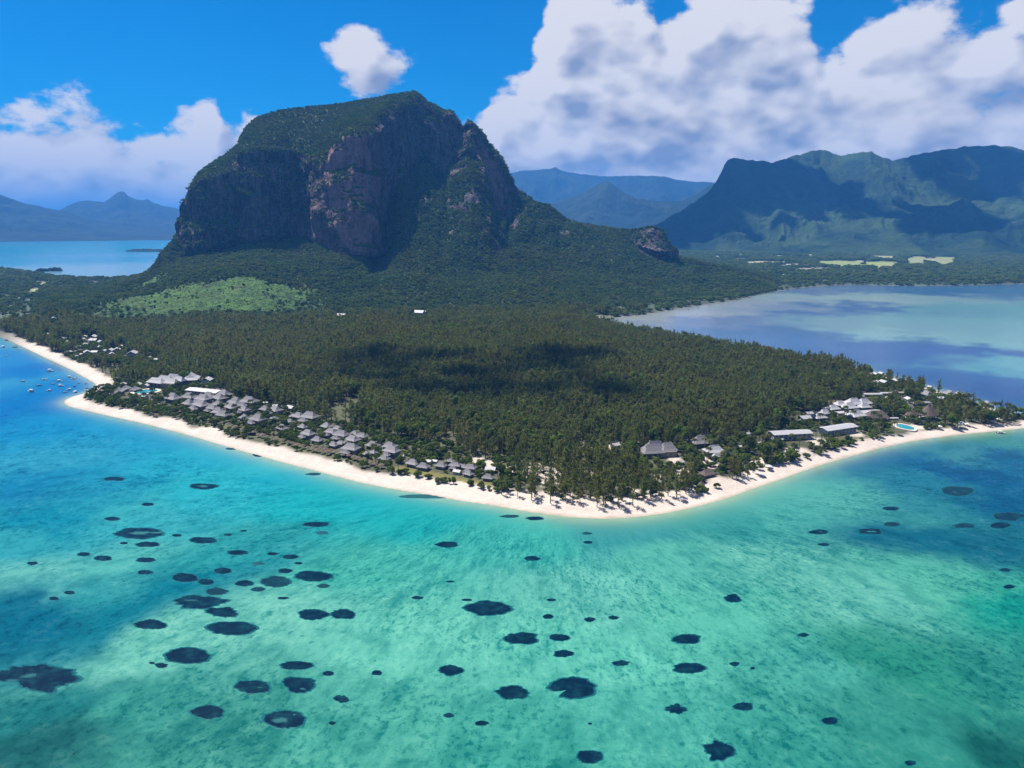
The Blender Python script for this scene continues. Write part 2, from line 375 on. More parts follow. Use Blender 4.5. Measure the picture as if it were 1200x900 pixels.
# ------------------------------------------------------------------ the sea
SEA_C = [(60,430,0,112,186),(30,480,0,122,186),(20,440,10,132,194),(8,447,56,160,194),(95,445,10,128,190),(40,415,30,140,195),(10,402,80,170,195),(150,520,40,165,192),(60,535,56,168,188),(100,500,36,164,196),(20,520,40,160,190),(200,540,44,180,194),(60,500,20,148,192),(300,548,50,190,194),(30,572,24,138,172),(250,575,48,188,192),(400,595,30,184,182),
 (500,612,34,182,174),(600,640,70,190,170),(330,560,30,180,190),(150,600,64,182,182),(40,612,14,148,166),(0,640,56,172,174),(100,690,50,158,158),(0,600,40,160,174),(60,575,40,156,176),(30,682,110,198,180),(120,665,90,190,175),(20,725,8,112,132),(120,718,18,130,142),(200,690,14,132,144),(250,655,50,165,160),(330,735,120,206,180),(160,765,120,206,180),
 (60,835,40,136,130),(150,830,70,168,148),(40,882,34,110,104),(250,872,72,164,144),(400,872,84,182,158),(430,680,80,192,168),(500,750,112,208,180),(700,760,108,208,180),(600,885,72,176,154),(700,690,112,204,180),(790,650,92,190,166),(740,628,60,160,156),(840,610,64,166,152),(900,655,112,200,174),
 (920,600,82,180,160),(990,588,92,186,164),(1040,550,24,112,142),(1100,545,16,104,140),(1150,562,8,96,134),(1190,545,8,102,134),(1170,520,66,150,140),(1110,530,40,130,140),(1190,600,10,94,128),(1080,640,20,108,124),(1150,640,24,108,122),(1060,610,60,150,145),(1110,600,50,140,142),(1150,600,30,120,136),(1090,570,40,130,144),(1130,535,70,150,148),(1000,690,112,200,174),(1100,690,92,190,160),(1180,722,24,160,136),
 (1180,800,54,152,132),(1050,850,56,154,134),(900,855,66,168,148),(950,770,80,180,158),(800,850,88,190,166),(830,720,95,196,168),(1190,890,24,100,90),(1050,770,48,150,124),
 (800,365,176,192,206),(760,367,180,196,208),(850,358,170,190,206),(900,360,140,168,196),(870,352,168,188,204),(1000,348,172,208,208),(950,349,168,204,206),(1050,346,160,200,206),(930,341,120,150,190),(1000,338,110,145,188),(1100,341,70,125,176),(1190,338,80,135,180),(960,368,84,124,186),(1020,361,70,115,180),(880,378,112,144,190),(940,392,72,122,176),(1000,378,130,180,196),(1050,375,132,190,200),(1100,366,120,182,196),(1150,375,130,196,200),(1190,362,120,190,196),(1020,402,48,106,166),(1060,392,140,196,202),(1110,396,132,192,200),(1190,400,134,196,202),(1090,412,44,98,166),(1150,414,42,96,162),(1150,432,86,164,176),(1190,428,104,178,184),(1120,440,20,96,156),(1070,420,34,98,160),(1180,456,0,82,144),
 (50,288,44,186,214),(150,300,90,182,220),(100,316,140,196,216),(20,305,36,174,208),(20,296,30,178,206),(120,285,64,182,220),(100,302,50,170,212),(-200,300,30,150,190),(-200,700,60,160,150),(1400,700,40,140,130),(1400,430,60,130,160),(600,1200,30,120,110),(100,1200,40,130,110),(1100,1200,40,130,110),(-300,450,16,136,186),(300,260.9,40,110,180),(900,260.9,40,110,180)]
NRs, NCs = 380, 900
rs = np.geomspace(60, 42000, NRs)
af = np.concatenate([np.linspace(R(-48), R(48), 640, endpoint=False), np.linspace(R(48), R(312), 260, endpoint=False)])
As, Rs = np.meshgrid(af, rs); xs = (Rs * np.sin(As)).ravel(); ys = (Rs * np.cos(As)).ravel()
lrs = np.log(Rs.ravel()); asf = ((As.ravel() + math.pi) % (2 * math.pi)) - math.pi
num = np.zeros((len(xs), 3)); den = np.zeros(len(xs))
wx = asf + .055 * fbm(xs / 55, ys / 55, oct=5, seed=41, gain=.6); wl = lrs + .085 * fbm(xs / 55, ys / 55, oct=5, seed=44, gain=.6)
for px, py, r_, g_, b_ in SEA_C:
    x0, y0 = gp(px, py); a0 = math.atan2(x0, y0); l0 = math.log(math.hypot(x0, y0))
    d2 = ((wx - a0) / 1.35) ** 2 + ((wl - l0) / 1.0) ** 2
    wgt = 1 / (d2 + .0004) ** 2.2
    den += wgt; num += wgt[:, None] * np.array(srgb(r_, g_, b_))[None]
seac = num / den[:, None]
sds = np.full(len(xs), -500.0); nearsea = (np.exp(lrs) > 230) & (np.exp(lrs) < 2600) & (np.abs(asf) < .85); sds[nearsea] = sdist(xs[nearsea], ys[nearsea])
sh = np.exp(-np.maximum(-sds - 1.5, 0) / 5.5) * sstep(rs[-1] - rs[-1] + np.exp(lrs), 1250, 1050)
lag = sstep(np.exp(lrs), 950, 1150) * (asf > 0); seac = seac * (1 + lag[:, None] * np.array([-.02, -.08, -.20]))
seac = seac + (np.array(srgb(190, 214, 176)) - seac) * (sh * .75)[:, None]
qx, qy = 20.0, 420.0
rho = np.hypot(xs - qx, ys - qy); th = np.arctan2(xs - qx, -(ys - qy))
band = fbm(rho / 150, th * 4.2, oct=4, seed=51)
weedy = sstep(np.exp(lrs), 900, 500)
Qs = grid_quads(NRs, NCs, True)
sm = np_mesh('sea', np.stack([xs, ys, np.zeros_like(xs)], 1), Qs)
put_attr(sm, 'tint', np.clip(seac, .001, 1)); put_attr(sm, 'bed', weedy * sstep(-sds, 6, 40)); put_attr(sm, 'band', band)
# close the disc under the drone
m, n = mat_new('sea_water')
pos = n.add('ShaderNodeNewGeometry').outputs['Position']
rel = n.v('SUBTRACT', pos, (qx, qy, 0)); se = n.add('ShaderNodeSeparateXYZ', {0: rel})
rh = n.v('LENGTH', n.v('MULTIPLY', rel, (1, 1, 0))); tht = n.m('ARCTAN2', se.outputs[0], n.m('MULTIPLY', se.outputs[1], -1.0))
wob = n.noise(pos, .03, 3, .6, col=True); wob = n.v('SUBTRACT', wob, (.5, .5, .5))
sw = n.add('ShaderNodeSeparateXYZ', {0: wob})
fl = n.add('ShaderNodeCombineXYZ', {0: n.m('ADD', n.m('MULTIPLY', rh, .022), n.m('MULTIPLY', sw.outputs[0], .9)), 1: n.m('ADD', n.m('MULTIPLY', tht, 9.0), n.m('MULTIPLY', sw.outputs[1], 1.6)), 2: 0.0}).outputs[0]
streak = n.noise(fl, 1.0, 5, .6)
fl2 = n.add('ShaderNodeCombineXYZ', {0: n.m('ADD', n.m('MULTIPLY', rh, .16), n.m('MULTIPLY', sw.outputs[0], .7)), 1: n.m('ADD', n.m('MULTIPLY', tht, 52.0), n.m('MULTIPLY', sw.outputs[1], .9)), 2: 0.0}).outputs[0]
fine = n.noise(n.v('SCALE', fl2, .55), 1.0, 7, .66)
mott = n.noise(n.v('ADD', n.v('MULTIPLY', fl2, (2.2, 1.7, 1)), n.v('SCALE', pos, .03)), 1.0, 6, .72)
bed = n.attr('bed'); tint = n.attr('tint', 'Color'); bandv = n.attr('band')
gate = n.step(n.noise(pos, .020, 4, .62), .36, .62)
dark = n.m('ADD', n.m('MULTIPLY', n.step(streak, .46, .66), .34), n.m('MULTIPLY', n.step(fine, .48, .60), .42))
dark = n.m('ADD', dark, n.m('MULTIPLY', n.m('MULTIPLY', n.step(mott, .50, .60), .70), n.m('ADD', .25, n.m('MULTIPLY', gate, .9))))
dark = n.m('ADD', dark, n.m('MULTIPLY', n.step(n.noise(n.v('MULTIPLY', fl2, (1.1, .8, 1)), 1.0, 3, .5), .665, .70), .55))
dark = n.m('ADD', dark, n.m('MULTIPLY', bandv, .30))
dark = n.m('MULTIPLY', n.m('MULTIPLY', dark, bed), .90, clamp=True)
lite = n.m('MULTIPLY', n.m('MULTIPLY', n.step(n.m('ADD', n.m('MULTIPLY', fine, .55), n.m('MULTIPLY', mott, .45)), .48, .38), bed), .62)
cw = n.mix(dark, tint, n.v('MULTIPLY', tint, (.14, .48, .54)))
cw = n.mix(lite, cw, n.v('ADD', n.v('MULTIPLY', tint, (1.30, 1.14, 1.10)), (.035, .035, .028)))
wv = n.m('ADD', n.noise(n.v('MULTIPLY', pos, (.25, .6, 1)), 1.0, 5, .6), n.m('MULTIPLY', n.noise(pos, .045, 3), .6))
bp = n.add('ShaderNodeBump', {'Strength': .16, 'Distance': .35, 'Height': wv})
cw = n.v('MULTIPLY', cw, (.45, .44, .455))
b = n.add('ShaderNodeBsdfPrincipled', {'Base Color': cw, 'Roughness': .16, 'IOR': 1.33, 'Specular IOR Level': .26}); n.l.new(bp.outputs[0], b.inputs['Normal'])
finish(n, b.outputs[0])
link('water', sm, m, kind='structure', label='turquoise lagoon and sea around the point')

# ------------------------------------------------------------------ the great rock and its wooded slopes
def ipx(px, tab): return float(np.interp(px, [t[0] for t in tab], [t[1] for t in tab]))
SKY_L = [(20,349),(60,350),(100,348),(130,341),(150,333),(165,325),(175,318),(182,309),(187,300),(193,294),(200,287),(207,278),(212,268),(216,256),(217,243),(222,226),(228,212),(234,204),(242,196),(252,189),(262,183),(272,176),(281,169),(283,160),(287,152),(294,144),(303,137),(316,133),(330,129),(348,127),(365,125),(384,124),(400,122),(415,119),(430,116),
         (443,115),(455,112),(464,110),(470,109),(478,108),(485,107),(491,110),(496,114),(501,119),(508,122),(515,126),(522,131),(528,133),(534,136),(538,139),(541,146),(544,149),(546,144),(549,141),(552,142),(555,148),(557,154),(563,159),(570,166),(575,172),(580,180),(586,189),(591,198),(595,206),(598,214),(603,220),(608,224),(616,231),(623,238),(630,243),(638,249),(647,253),(660,258),(675,261),(690,263),
         (705,266),(720,268),(735,269),(748,268),(757,266),(765,265),(773,268),(778,271),(781,276),(783,284),(786,293),(791,300),(800,304),(815,307),(840,312),(880,319),(930,326),(980,331)]
SKY_R = [(20,1400),(60,1450),(160,1650),(180,1750),(217,1880),(260,1950),(284,2010),(300,2080),(400,2120),(485,2150),(545,2080),(600,2050),(660,2000),(720,1950),(780,1900),(980,1900)]
RIM = [(20,352),(100,350),(160,333),(175,322),(183,315),(192,302),(200,295),(210,280),(217,256),(226,226),(236,212),(250,203),(262,196),(275,186),(284,178),(300,173),(322,171),(345,175),(367,178),(390,175),(398,170),(402,158),(415,150),(428,144),(440,134),(450,127),(465,119),(480,112),(486,110),(496,119),(515,131),(530,141),(541,151),(548,147),(556,157),(575,180),(590,202),(598,218),(620,241),(660,262),(720,272),(765,270),(775,274),(783,290),(790,304),(840,316),(980,333)]
RIM_R = [(20,1390),(160,1620),(180,1720),(217,1815),(250,1790),(275,1840),(300,1810),(345,1860),(380,1850),(396,1730),(415,1715),(428,1780),(450,1900),(480,2080),(515,2065),(545,2040),(575,2010),(600,2000),(660,1965),(720,1920),(780,1885),(980,1890)]
FOOT = [(20,356),(100,353),(160,338),(180,325),(200,310),(217,304),(240,300),(270,296),(300,290),(330,284),(350,279),(370,285),(390,296),(405,304),(425,305),(440,306),(454,298),(461,255),(468,212),(480,194),(500,191),(512,205),(522,212),(535,196),(548,182),(560,192),(570,215),(578,245),(588,262),(598,262),(608,248),(622,246),(660,268),(700,274),(735,279),(750,290),(762,300),(772,305),(780,307),(790,309),(840,319),(980,335)]
FOOT_R = [(20,1370),(160,1590),(180,1690),(217,1745),(250,1715),(275,1745),(300,1730),(345,1775),(378,1760),(391,1655),(405,1610),(425,1600),(433,1690),(440,1750),(454,1800),(461,1860),(468,1930),(480,2005),(500,2010),(522,1990),(548,1990),(570,1950),(588,1930),(600,1930),(622,1960),(660,1925),(720,1885),(770,1845),(800,1860),(980,1870)]
MID = [(20,359),(100,356),(160,345),(200,333),(240,326),(280,321),(320,325),(360,334),(400,336),(440,334),(480,322),(520,319),(560,318),(600,318),(660,320),(720,322),(760,325),(800,329),(860,334),(930,336),(980,338)]
MID_R = [(20,1320),(160,1440),(240,1420),(280,1400),(320,1400),(400,1420),(480,1480),(560,1540),(660,1600),(760,1640),(860,1700),(930,1790),(980,1860)]
BASE_R = [(20,1180),(100,1150),(280,1100),(400,1110),(480,1150),(600,1190),(700,1200),(760,1300),(860,1470),(900,1620),(980,1820)]
NCm = 640
a_lo, a_hi = polar(20, 350)[0], polar(980, 331)[0]
am = np.linspace(a_lo, a_hi, NCm)


def knot(tab, rtab, smooth):
    k_ = []
    for px, py in tab:
        a_, s_ = polar(px, py); r_ = ipx(px, rtab); k_.append((a_, r_, CAM_H + r_ * s_))
    k_ = np.array(k_); r_ = np.interp(am, k_[:, 0], k_[:, 1]); z_ = np.interp(am, k_[:, 0], k_[:, 2])
    if smooth: r_ = gsm(r_, smooth, 0); z_ = gsm(z_, smooth, 0)
    return r_, z_


kS = knot(SKY_L, SKY_R, 0); kR = knot(RIM, RIM_R, 1.2); kF = knot(FOOT, FOOT_R, 1.5); kM = knot(MID, MID_R, 6)
rB = np.interp(am, [polar(p, 360)[0] for p, _ in BASE_R], [q for _, q in BASE_R])
kB = (rB, np.full(NCm, -6.0)); kB2 = (rB * .5 + kM[0] * .5, kM[1] * .40 + 2)
kT = (kS[0] + 260, kS[1] * .72); kU = (kS[0] + 800, np.full(NCm, -8.0))
knots = [kB, kB2, kM, kF, kR, kS, kT, kU]; rows = [45, 45, 85, 120, 75, 24, 16]
PR, PZ, SEG = [], [], []
for i, cnt in enumerate(rows):
    for t in np.arange(cnt) / cnt:
        PR.append(knots[i][0] * (1 - t) + knots[i + 1][0] * t); PZ.append(knots[i][1] * (1 - t) + knots[i + 1][1] * t); SEG.append(i + t)
PR.append(kU[0]); PZ.append(kU[1]); SEG.append(7.0)
PR = np.array(PR); PZ = np.array(PZ); SEG = np.array(SEG); NRm = len(SEG)
endw = (1 - sstep(am, polar(860, 330)[0], polar(970, 330)[0])) * sstep(am, a_lo, polar(70, 350)[0])
PZ = PZ * endw[None] - 6 * (1 - endw[None])
i_sky = sum(rows[:5])
keepz = PZ[i_sky].copy()
PZs = gsm(PZ, 3.0, 0); PRs = gsm(PR, 3.0, 0)
wk = np.exp(-((np.arange(NRm) - i_sky) / 6.0) ** 2)[:, None]
PZ = PZs * (1 - wk) + PZ * wk; PR = PRs * (1 - wk) + PR * wk
MPR, MPZ = PR.copy(), PZ.copy()
XM = PR * np.sin(am); YM = PR * np.cos(am)
V = np.stack([XM, YM, PZ], -1)


def normals(V):
    du = np.gradient(V, axis=1); dv = np.gradient(V, axis=0); nn = np.cross(du, dv); nn /= np.linalg.norm(nn, axis=-1, keepdims=True) + 1e-9
    return nn


nn = normals(V)
S2 = np.repeat(SEG[:, None], NCm, 1)
cliff = sstep(S2, 2.85, 3.08) * (1 - sstep(S2, 3.90, 4.02))
face = np.clip((.74 - nn[..., 2]) / .25, 0, 1); cliff = cliff * face
AM = np.repeat(am[None], NRm, 0); xx, yy, zz = V[..., 0], V[..., 1], V[..., 2]
flute = fbm(AM * 42 + .35 * vn(zz / 60, AM * 9, seed=3), zz / 420, zz * 0 + 1.5, oct=4, seed=61, ridged=True)
blk = fbm(xx / 70, yy / 70, zz / 55, oct=5, seed=63, gain=.55)
ledge = fbm(AM * 14, zz / 26, zz * 0, oct=3, seed=67)
rib = fbm(AM * 17 + .5 * vn(zz / 90, AM * 7, seed=9), zz / 300, zz * 0 + 4.5, oct=3, seed=65, ridged=True, gain=.6)
disp = cliff * (rib * 30 + flute * 17 + blk * 20 + ledge * 3)
slope_n = fbm(xx / 110, yy / 110, zz / 110, oct=6, seed=71, gain=.55)
gul = fbm(AM * 30, PR / 420, zz * 0, oct=4, seed=73, ridged=True)
endf = sstep(S2, 0.25, 1.2)
side = sstep(AM, a_lo, a_lo + .1) * (1 - sstep(AM, a_hi - .16, a_hi))
disp = disp + (1 - cliff) * endf * (slope_n * 15 + gul * 7 + sstep(AM, polar(450, 250)[0], polar(475, 250)[0]) * (1 - sstep(AM, polar(640, 250)[0], polar(720, 250)[0])) * sstep(S2, 2.2, 2.6) * (gul * 14 + slope_n * 12)) * (1 - sstep(S2, 4.0, 4.9) * .45) * (.25 + .75 * side)
disp = disp * (1 - .75 * np.exp(-((S2 - 5) / .10) ** 2))
V = V + nn * disp[..., None]
nn2 = normals(V)
veg = 1 - np.clip(cliff * 1.25, 0, 1)
veg = np.maximum(veg, sstep(nn2[..., 2] + .22 * blk, .52, .68))
pxc = np.interp(AM[0], [polar(p, 250)[0] for p in range(0, 1000, 10)], list(range(0, 1000, 10)))
PXM = np.repeat(pxc[None], NRm, 0)
outn = fbm(xx / 45, yy / 45, zz / 30, oct=4, seed=77)
outc = sstep(outn + .20 * sstep(PXM, 455, 475) * (1 - sstep(PXM, 600, 640)), .26, .46) * sstep(nn2[..., 2], .92, .78) * sstep(S2, 2.0, 2.4)
amph = sstep(PXM, 455, 475) * (1 - sstep(PXM, 600, 640)) * sstep(S2, 2.2, 2.6)
veg = np.clip(veg - outc * (.6 + .4 * amph), 0, 1)
knob = np.exp(-((PXM - 762) / 26) ** 2) * sstep(S2, 2.75, 3.0) * (1 - sstep(S2, 4.3, 4.8)); veg = veg * (1 - .8 * knob * sstep(blk, -.45, .05))
veg = veg * (1 - sstep(PXM, 428, 434) * (1 - sstep(PXM, 456, 464)) * sstep(S2, 2.88, 3.0) * (1 - sstep(S2, 3.9, 4.0)))
pink = 1.3 * np.exp(-((PXM - 409) / 15) ** 2) * sstep(S2, 2.7, 3.0) * (1 - sstep(S2, 3.9, 4.05))
pink = np.maximum(pink, .55 * np.exp(-((PXM - 377) / 26) ** 2) * sstep(S2, 2.75, 3.0) * (1 - sstep(S2, 3.25, 3.5)))
pink = np.maximum(pink, .8 * np.exp(-((PXM - 575) / 12) ** 2) * sstep(S2, 2.9, 3.1) * (1 - sstep(S2, 3.6, 4)))
hx = np.exp(-(((PXM - 238) / 160) ** 2) ** 1.6)
hill = hx * sstep(S2, 0.45, .8) * (1 - sstep(S2 + .12 * slope_n + np.abs(PXM - 275) / 600 * (PXM < 275), 1.55, 2.15)) * (.75 + .25 * sstep(fbm(xx / 70, yy / 70, oct=4, seed=79), -.35, .25))
hill = np.maximum(hill, .8 * np.exp(-((PXM - 170) / 30) ** 2) * sstep(S2, 2.2, 2.5) * (1 - sstep(S2, 2.9, 3.1)))
hill = np.maximum(hill, .30 * np.exp(-((PXM - 525) / 40) ** 2) * sstep(S2, 2.0, 2.25) * (1 - sstep(S2, 2.6, 2.8)))
mm = np_mesh('mountain', V.reshape(-1, 3), grid_quads(NRm, NCm))
put_attr(mm, 'veg', veg.ravel()); put_attr(mm, 'pink', pink.ravel()); put_attr(mm, 'hill', np.clip(hill, 0, 1).ravel())
m, n = mat_new('mountain_rock')
pos = n.add('ShaderNodeNewGeometry').outputs['Position']
str_ = n.noise(n.v('MULTIPLY', pos, (1, 1, .28)), .035, 7, .68)
blk_ = n.noise(n.v('MULTIPLY', pos, (1, 1, 1.6)), .10, 6, .65)
rockf = n.m('ADD', n.m('MULTIPLY', str_, .65), n.m('MULTIPLY', blk_, .5))
rock = n.mix(n.step(rockf, .40, .78), c4(.024, .020, .028), c4(.170, .132, .128))
fis = n.m('ABSOLUTE', n.m('SUBTRACT', n.noise(n.v('MULTIPLY', pos, (1, 1, .16)), .050, 4, .6), .5))
rock = n.v('SCALE', rock, n.step(fis, .0, .05, .22, 1.0))
rock = n.mix(n.m('MULTIPLY', n.attr('pink'), n.step(rockf, .38, .66), clamp=True), rock, c4(.30, .165, .155))
vg = n.noise(pos, .012, 5, .6); vf = n.noise(pos, .13, 5, .7)
vcol = n.mix(n.step(vg, .38, .64), c4(.030, .055, .020), c4(.052, .072, .024))
vcol = n.mix(n.m('MULTIPLY', n.attr('hill'), n.step(n.noise(pos, .03, 6, .68), .26, .60)), vcol, c4(.062, .138, .022))
vcol = n.v('SCALE', vcol, n.m('ADD', .35, n.m('MULTIPLY', vf, 1.3)))
vm = n.step(n.m('ADD', n.attr('veg'), n.m('MULTIPLY', n.m('SUBTRACT', blk_, .5), .9)), .38, .62)
cc = n.mix(vm, rock, vcol)
bp = n.add('ShaderNodeBump', {'Strength': .9, 'Distance': 6.0, 'Height': n.m('ADD', n.m('ADD', n.m('MULTIPLY', rockf, .9), n.m('MULTIPLY', n.step(fis, 0.0, .06), .5)), n.m('MULTIPLY', vf, .5))})
b = n.add('ShaderNodeBsdfPrincipled', {'Base Color': cc, 'Roughness': .92, 'Specular IOR Level': .2}); n.l.new(bp.outputs[0], b.inputs['Normal']); finish(n, b.outputs[0])
link('mountain', mm, m, kind='structure', label='great dark basalt rock with green plateau and wooded slopes')


def mtn_h(x, y):                            # height of the mountain surface at map points (before fine displacement)
    a_ = np.arctan2(x, y); r_ = np.hypot(x, y); ci = np.round((a_ - a_lo) / (a_hi - a_lo) * (NCm - 1)).astype(int); out = np.full(x.shape, -20.0)
    for c_ in np.unique(ci[(ci >= 0) & (ci < NCm)]):
        s_ = ci == c_; out[s_] = np.interp(r_[s_], np.maximum.accumulate(MPR[:i_sky, c_]), MPZ[:i_sky, c_], left=-20, right=-20)
    return out


# ------------------------------------------------------------------ far ranges
def far_mat(name, a, b, sc_):
    m, n = mat_new(name)
    pos = n.add('ShaderNodeNewGeometry').outputs['Position']
    vg = n.noise(pos, sc_, 6, .62); vf = n.noise(pos, sc_ * 7, 6, .7)
    vc = n.mix(n.step(vg, .42, .60), c4(*a), c4(*b)); vc = n.v('SCALE', vc, n.m('ADD', .4, n.m('MULTIPLY', vf, 1.2)))
    bp = n.add('ShaderNodeBump', {'Strength': 1.0, 'Distance': 22.0, 'Height': vf})
    b_ = n.add('ShaderNodeBsdfPrincipled', {'Base Color': vc, 'Roughness': .95, 'Specular IOR Level': .1}); n.l.new(bp.outputs[0], b_.inputs['Normal']); finish(n, b_.outputs[0]); return m


def range_mesh(name, sky, rc, rb, amp, freq, mat, label, cols=300, nrow=110, expo=1.25, back=1500, seed=0, rim=0.0):
    k_ = []
    for px, py in sky:
        a_, s_ = polar(px, py); r_ = ipx(px, rc) if isinstance(rc, list) else rc; k_.append((a_, r_, CAM_H + r_ * s_))
    k_ = np.array(k_); a_ = np.linspace(k_[0, 0], k_[-1, 0], cols)
    r_c = np.interp(a_, k_[:, 0], k_[:, 1]); z_c = np.maximum(np.interp(a_, k_[:, 0], k_[:, 2]), 0)
    z_c = z_c + fbm(a_ * 160, a_ * 0, oct=3, seed=seed + 5) * amp * .05
    r_b = ipx(0, rb) if isinstance(rb, list) else rb
    t = np.concatenate([np.linspace(0, 1, nrow), 1 + np.linspace(0, 1, 14)[1:]])
    T, A_ = np.meshgrid(t, a_, indexing='ij')
    RR = np.where(T < 1, r_b + (r_c[None] - r_b) * T, r_c[None] + back * (T - 1))
    prof = np.where(T < 1, np.interp(T, [0, .25, .5, .72, .88, 1], [0, .09, .22, .43, .74, 1]), 1 - np.maximum(T - 1, 0) ** .8)
    ZZ = (z_c[None] + 6) * prof - 6
    x_ = RR * np.sin(A_); y_ = RR * np.cos(A_)
    wpx = fbm(x_ / 900, y_ / 900, oct=3, seed=seed + 3) * .8
    sp = fbm(A_ * freq + wpx, RR / 1900 + wpx * .7, RR * 0, oct=2, seed=seed, ridged=True, gain=.5) * .6 + fbm(x_ / 420 + wpx, y_ / 620, RR * 0, oct=7, seed=seed + 2, ridged=True, gain=.58) * .65
    fn = fbm(x_ / 240, y_ / 240, oct=5, seed=seed + 9)
    env = (np.clip(T / .35, 0, 1) * np.clip((1 - T) / .14, 0, 1)) ** .8 * (T < 1)
    ZZ = ZZ + (sp * amp + fn * amp * .35) * env * np.clip(z_c[None] / (z_c.max() + 1), .1, 1)
    ZZ = np.where(T < .03, ZZ - 4, ZZ)
    me = np_mesh(name, np.stack([x_, y_, ZZ], -1).reshape(-1, 3), grid_quads(len(t), cols))
    return link(name, me, mat, kind='structure', label=label)


m_far = far_mat('far_forest', (.012, .024, .018), (.022, .036, .020), .0016)
m_near = far_mat('range_forest', (.010, .025, .014), (.036, .062, .017), .0019)
range_mesh('mountain', [(740,276),(770,263),(785,254),(800,246),(815,236),(828,227),(835,219),(840,212),(845,203),(849,193),(853,187),(861,184.5),(870,186),(880,188),(893,189),(905,192),(918,188),(930,182),(942,180),(950,177),(962,175),(973,178),(985,183),(1000,180),(1012,178),(1022,178),(1032,183),(1045,188),(1062,184),(1080,180),(1100,176),(1115,175),(1130,172),(1150,171),(1165,170.5),(1185,172),(1200,176),(1240,182),(1300,176),(1380,200),(1480,230),(1600,262)],
           [(740,4500),(853,4700),(962,5400),(1045,5300),(1165,5600),(1600,5600)], 3650, 135, 7.5, m_near, 'broad green mountain ridge with a steep bluff beyond the right lagoon', cols=640, nrow=250, expo=1.30, seed=101)
range_mesh('hill', [(600,262),(640,241),(655,236),(670,230),(682,226),(692,221),(700,216),(706,213),(711,212),(717,215),(725,221),(735,227),(745,232),(757,234),(775,236),(800,235),(815,228),(832,217),(850,212),(900,225),(960,262)], 6900, 5200, 90, 16, m_far, 'pointed wooded hill between the great rock and the right ridge', seed=131)
range_mesh('mountain', [(470,245),(520,225),(560,208),(590,204),(602,202),(612,200),(630,199),(645,197.5),(651,195.5),(656,199),(668,202),(690,205),(712,207),(740,206),(760,206),(780,207),(795,211),(815,213),(840,214),(900,222),(1000,240),(1100,262)], 10500, 7600, 120, 14, m_far, 'long blue far mountain range behind the great rock', seed=151)
range_mesh('mountain', [(-420,262),(-300,246),(-200,232),(-100,222),(-40,224),(0,228.5),(14,233),(28,238),(45,241),(60,245),(75,247),(95,254),(115,259),(140,263),(170,266),(210,270),(260,274)], 9300, 7550, 130, 13, m_far, 'blue mountain at the left edge beyond the sea', seed=171)
range_mesh('mountain', [(40,262),(58,252),(70,246),(80,241),(92,236),(103,235),(113,236),(122,237),(128,233),(133,229),(138,225.5),(141,224.5),(146,225),(149,229),(152,231),(160,234),(168,235),(173,233.5),(180,238),(190,241),(205,243.5),(215,247),(240,252),(280,262)], 11500, 8200, 110, 16, m_far, 'far blue peaked mountain beyond the sea left of the great rock', seed=191)

# far coast plain under the left ranges
fx, fy = [], []
a_ = np.linspace(R(-48), R(-14), 120); r_ = np.array([7450, 7480, 7600, 9500])
T_, A_ = np.meshgrid(np.arange(4), a_, indexing='ij'); RR = r_[T_] + 60 * fbm(A_ * 60, A_ * 0, oct=3, seed=5) * (T_ < 2)
zz_ = np.array([-3, 6, 10, 12])[T_]
me = np_mesh('coast', np.stack([RR * np.sin(A_), RR * np.cos(A_), zz_], -1).reshape(-1, 3), grid_quads(4, 120)); link('coastal_plain', me, m_far, kind='structure', label='low far coast under the blue mountains on the left')


def islet(px0, px1, py, depth, h, label):
    x0, y0 = gp(px0, py); x1, y1 = gp(px1, py); L = math.hypot(x1 - x0, y1 - y0); ang = math.atan2(y1 - y0, x1 - x0)
    u, v = np.meshgrid(np.linspace(-1, 1, 60), np.linspace(-1, 1, 16)); q = np.clip(1 - u ** 2, 0, 1) ** .35
    z_ = h * np.clip(1 - (np.abs(v)) ** 4, 0, 1) * q * (.75 + .5 * fbm(u * L / 16, v * 2, oct=3, seed=int(px0))) - 1.2
    X_ = u * L / 2; Y_ = v * depth * q
    cx, cy = (x0 + x1) / 2, (y0 + y1) / 2
    Vv = np.stack([cx + X_ * math.cos(ang) - Y_ * math.sin(ang), cy + X_ * math.sin(ang) + Y_ * math.cos(ang), z_], -1).reshape(-1, 3)
    link('islet', np_mesh('islet', Vv, grid_quads(16, 60)), m_near, kind='structure', label=label)


islet(148, 196, 294.5, 60, 16, 'dark flat wooded islet left of the great rock'); islet(42, 58, 318, 12, 13, 'small dark mangrove clump off the left shore'); islet(55, 73, 317.6, 12, 15, 'small dark mangrove clump beside the other off the shore')
islet(30, 36, 319.5, 8, 10, 'tiny mangrove clump at the left shore')

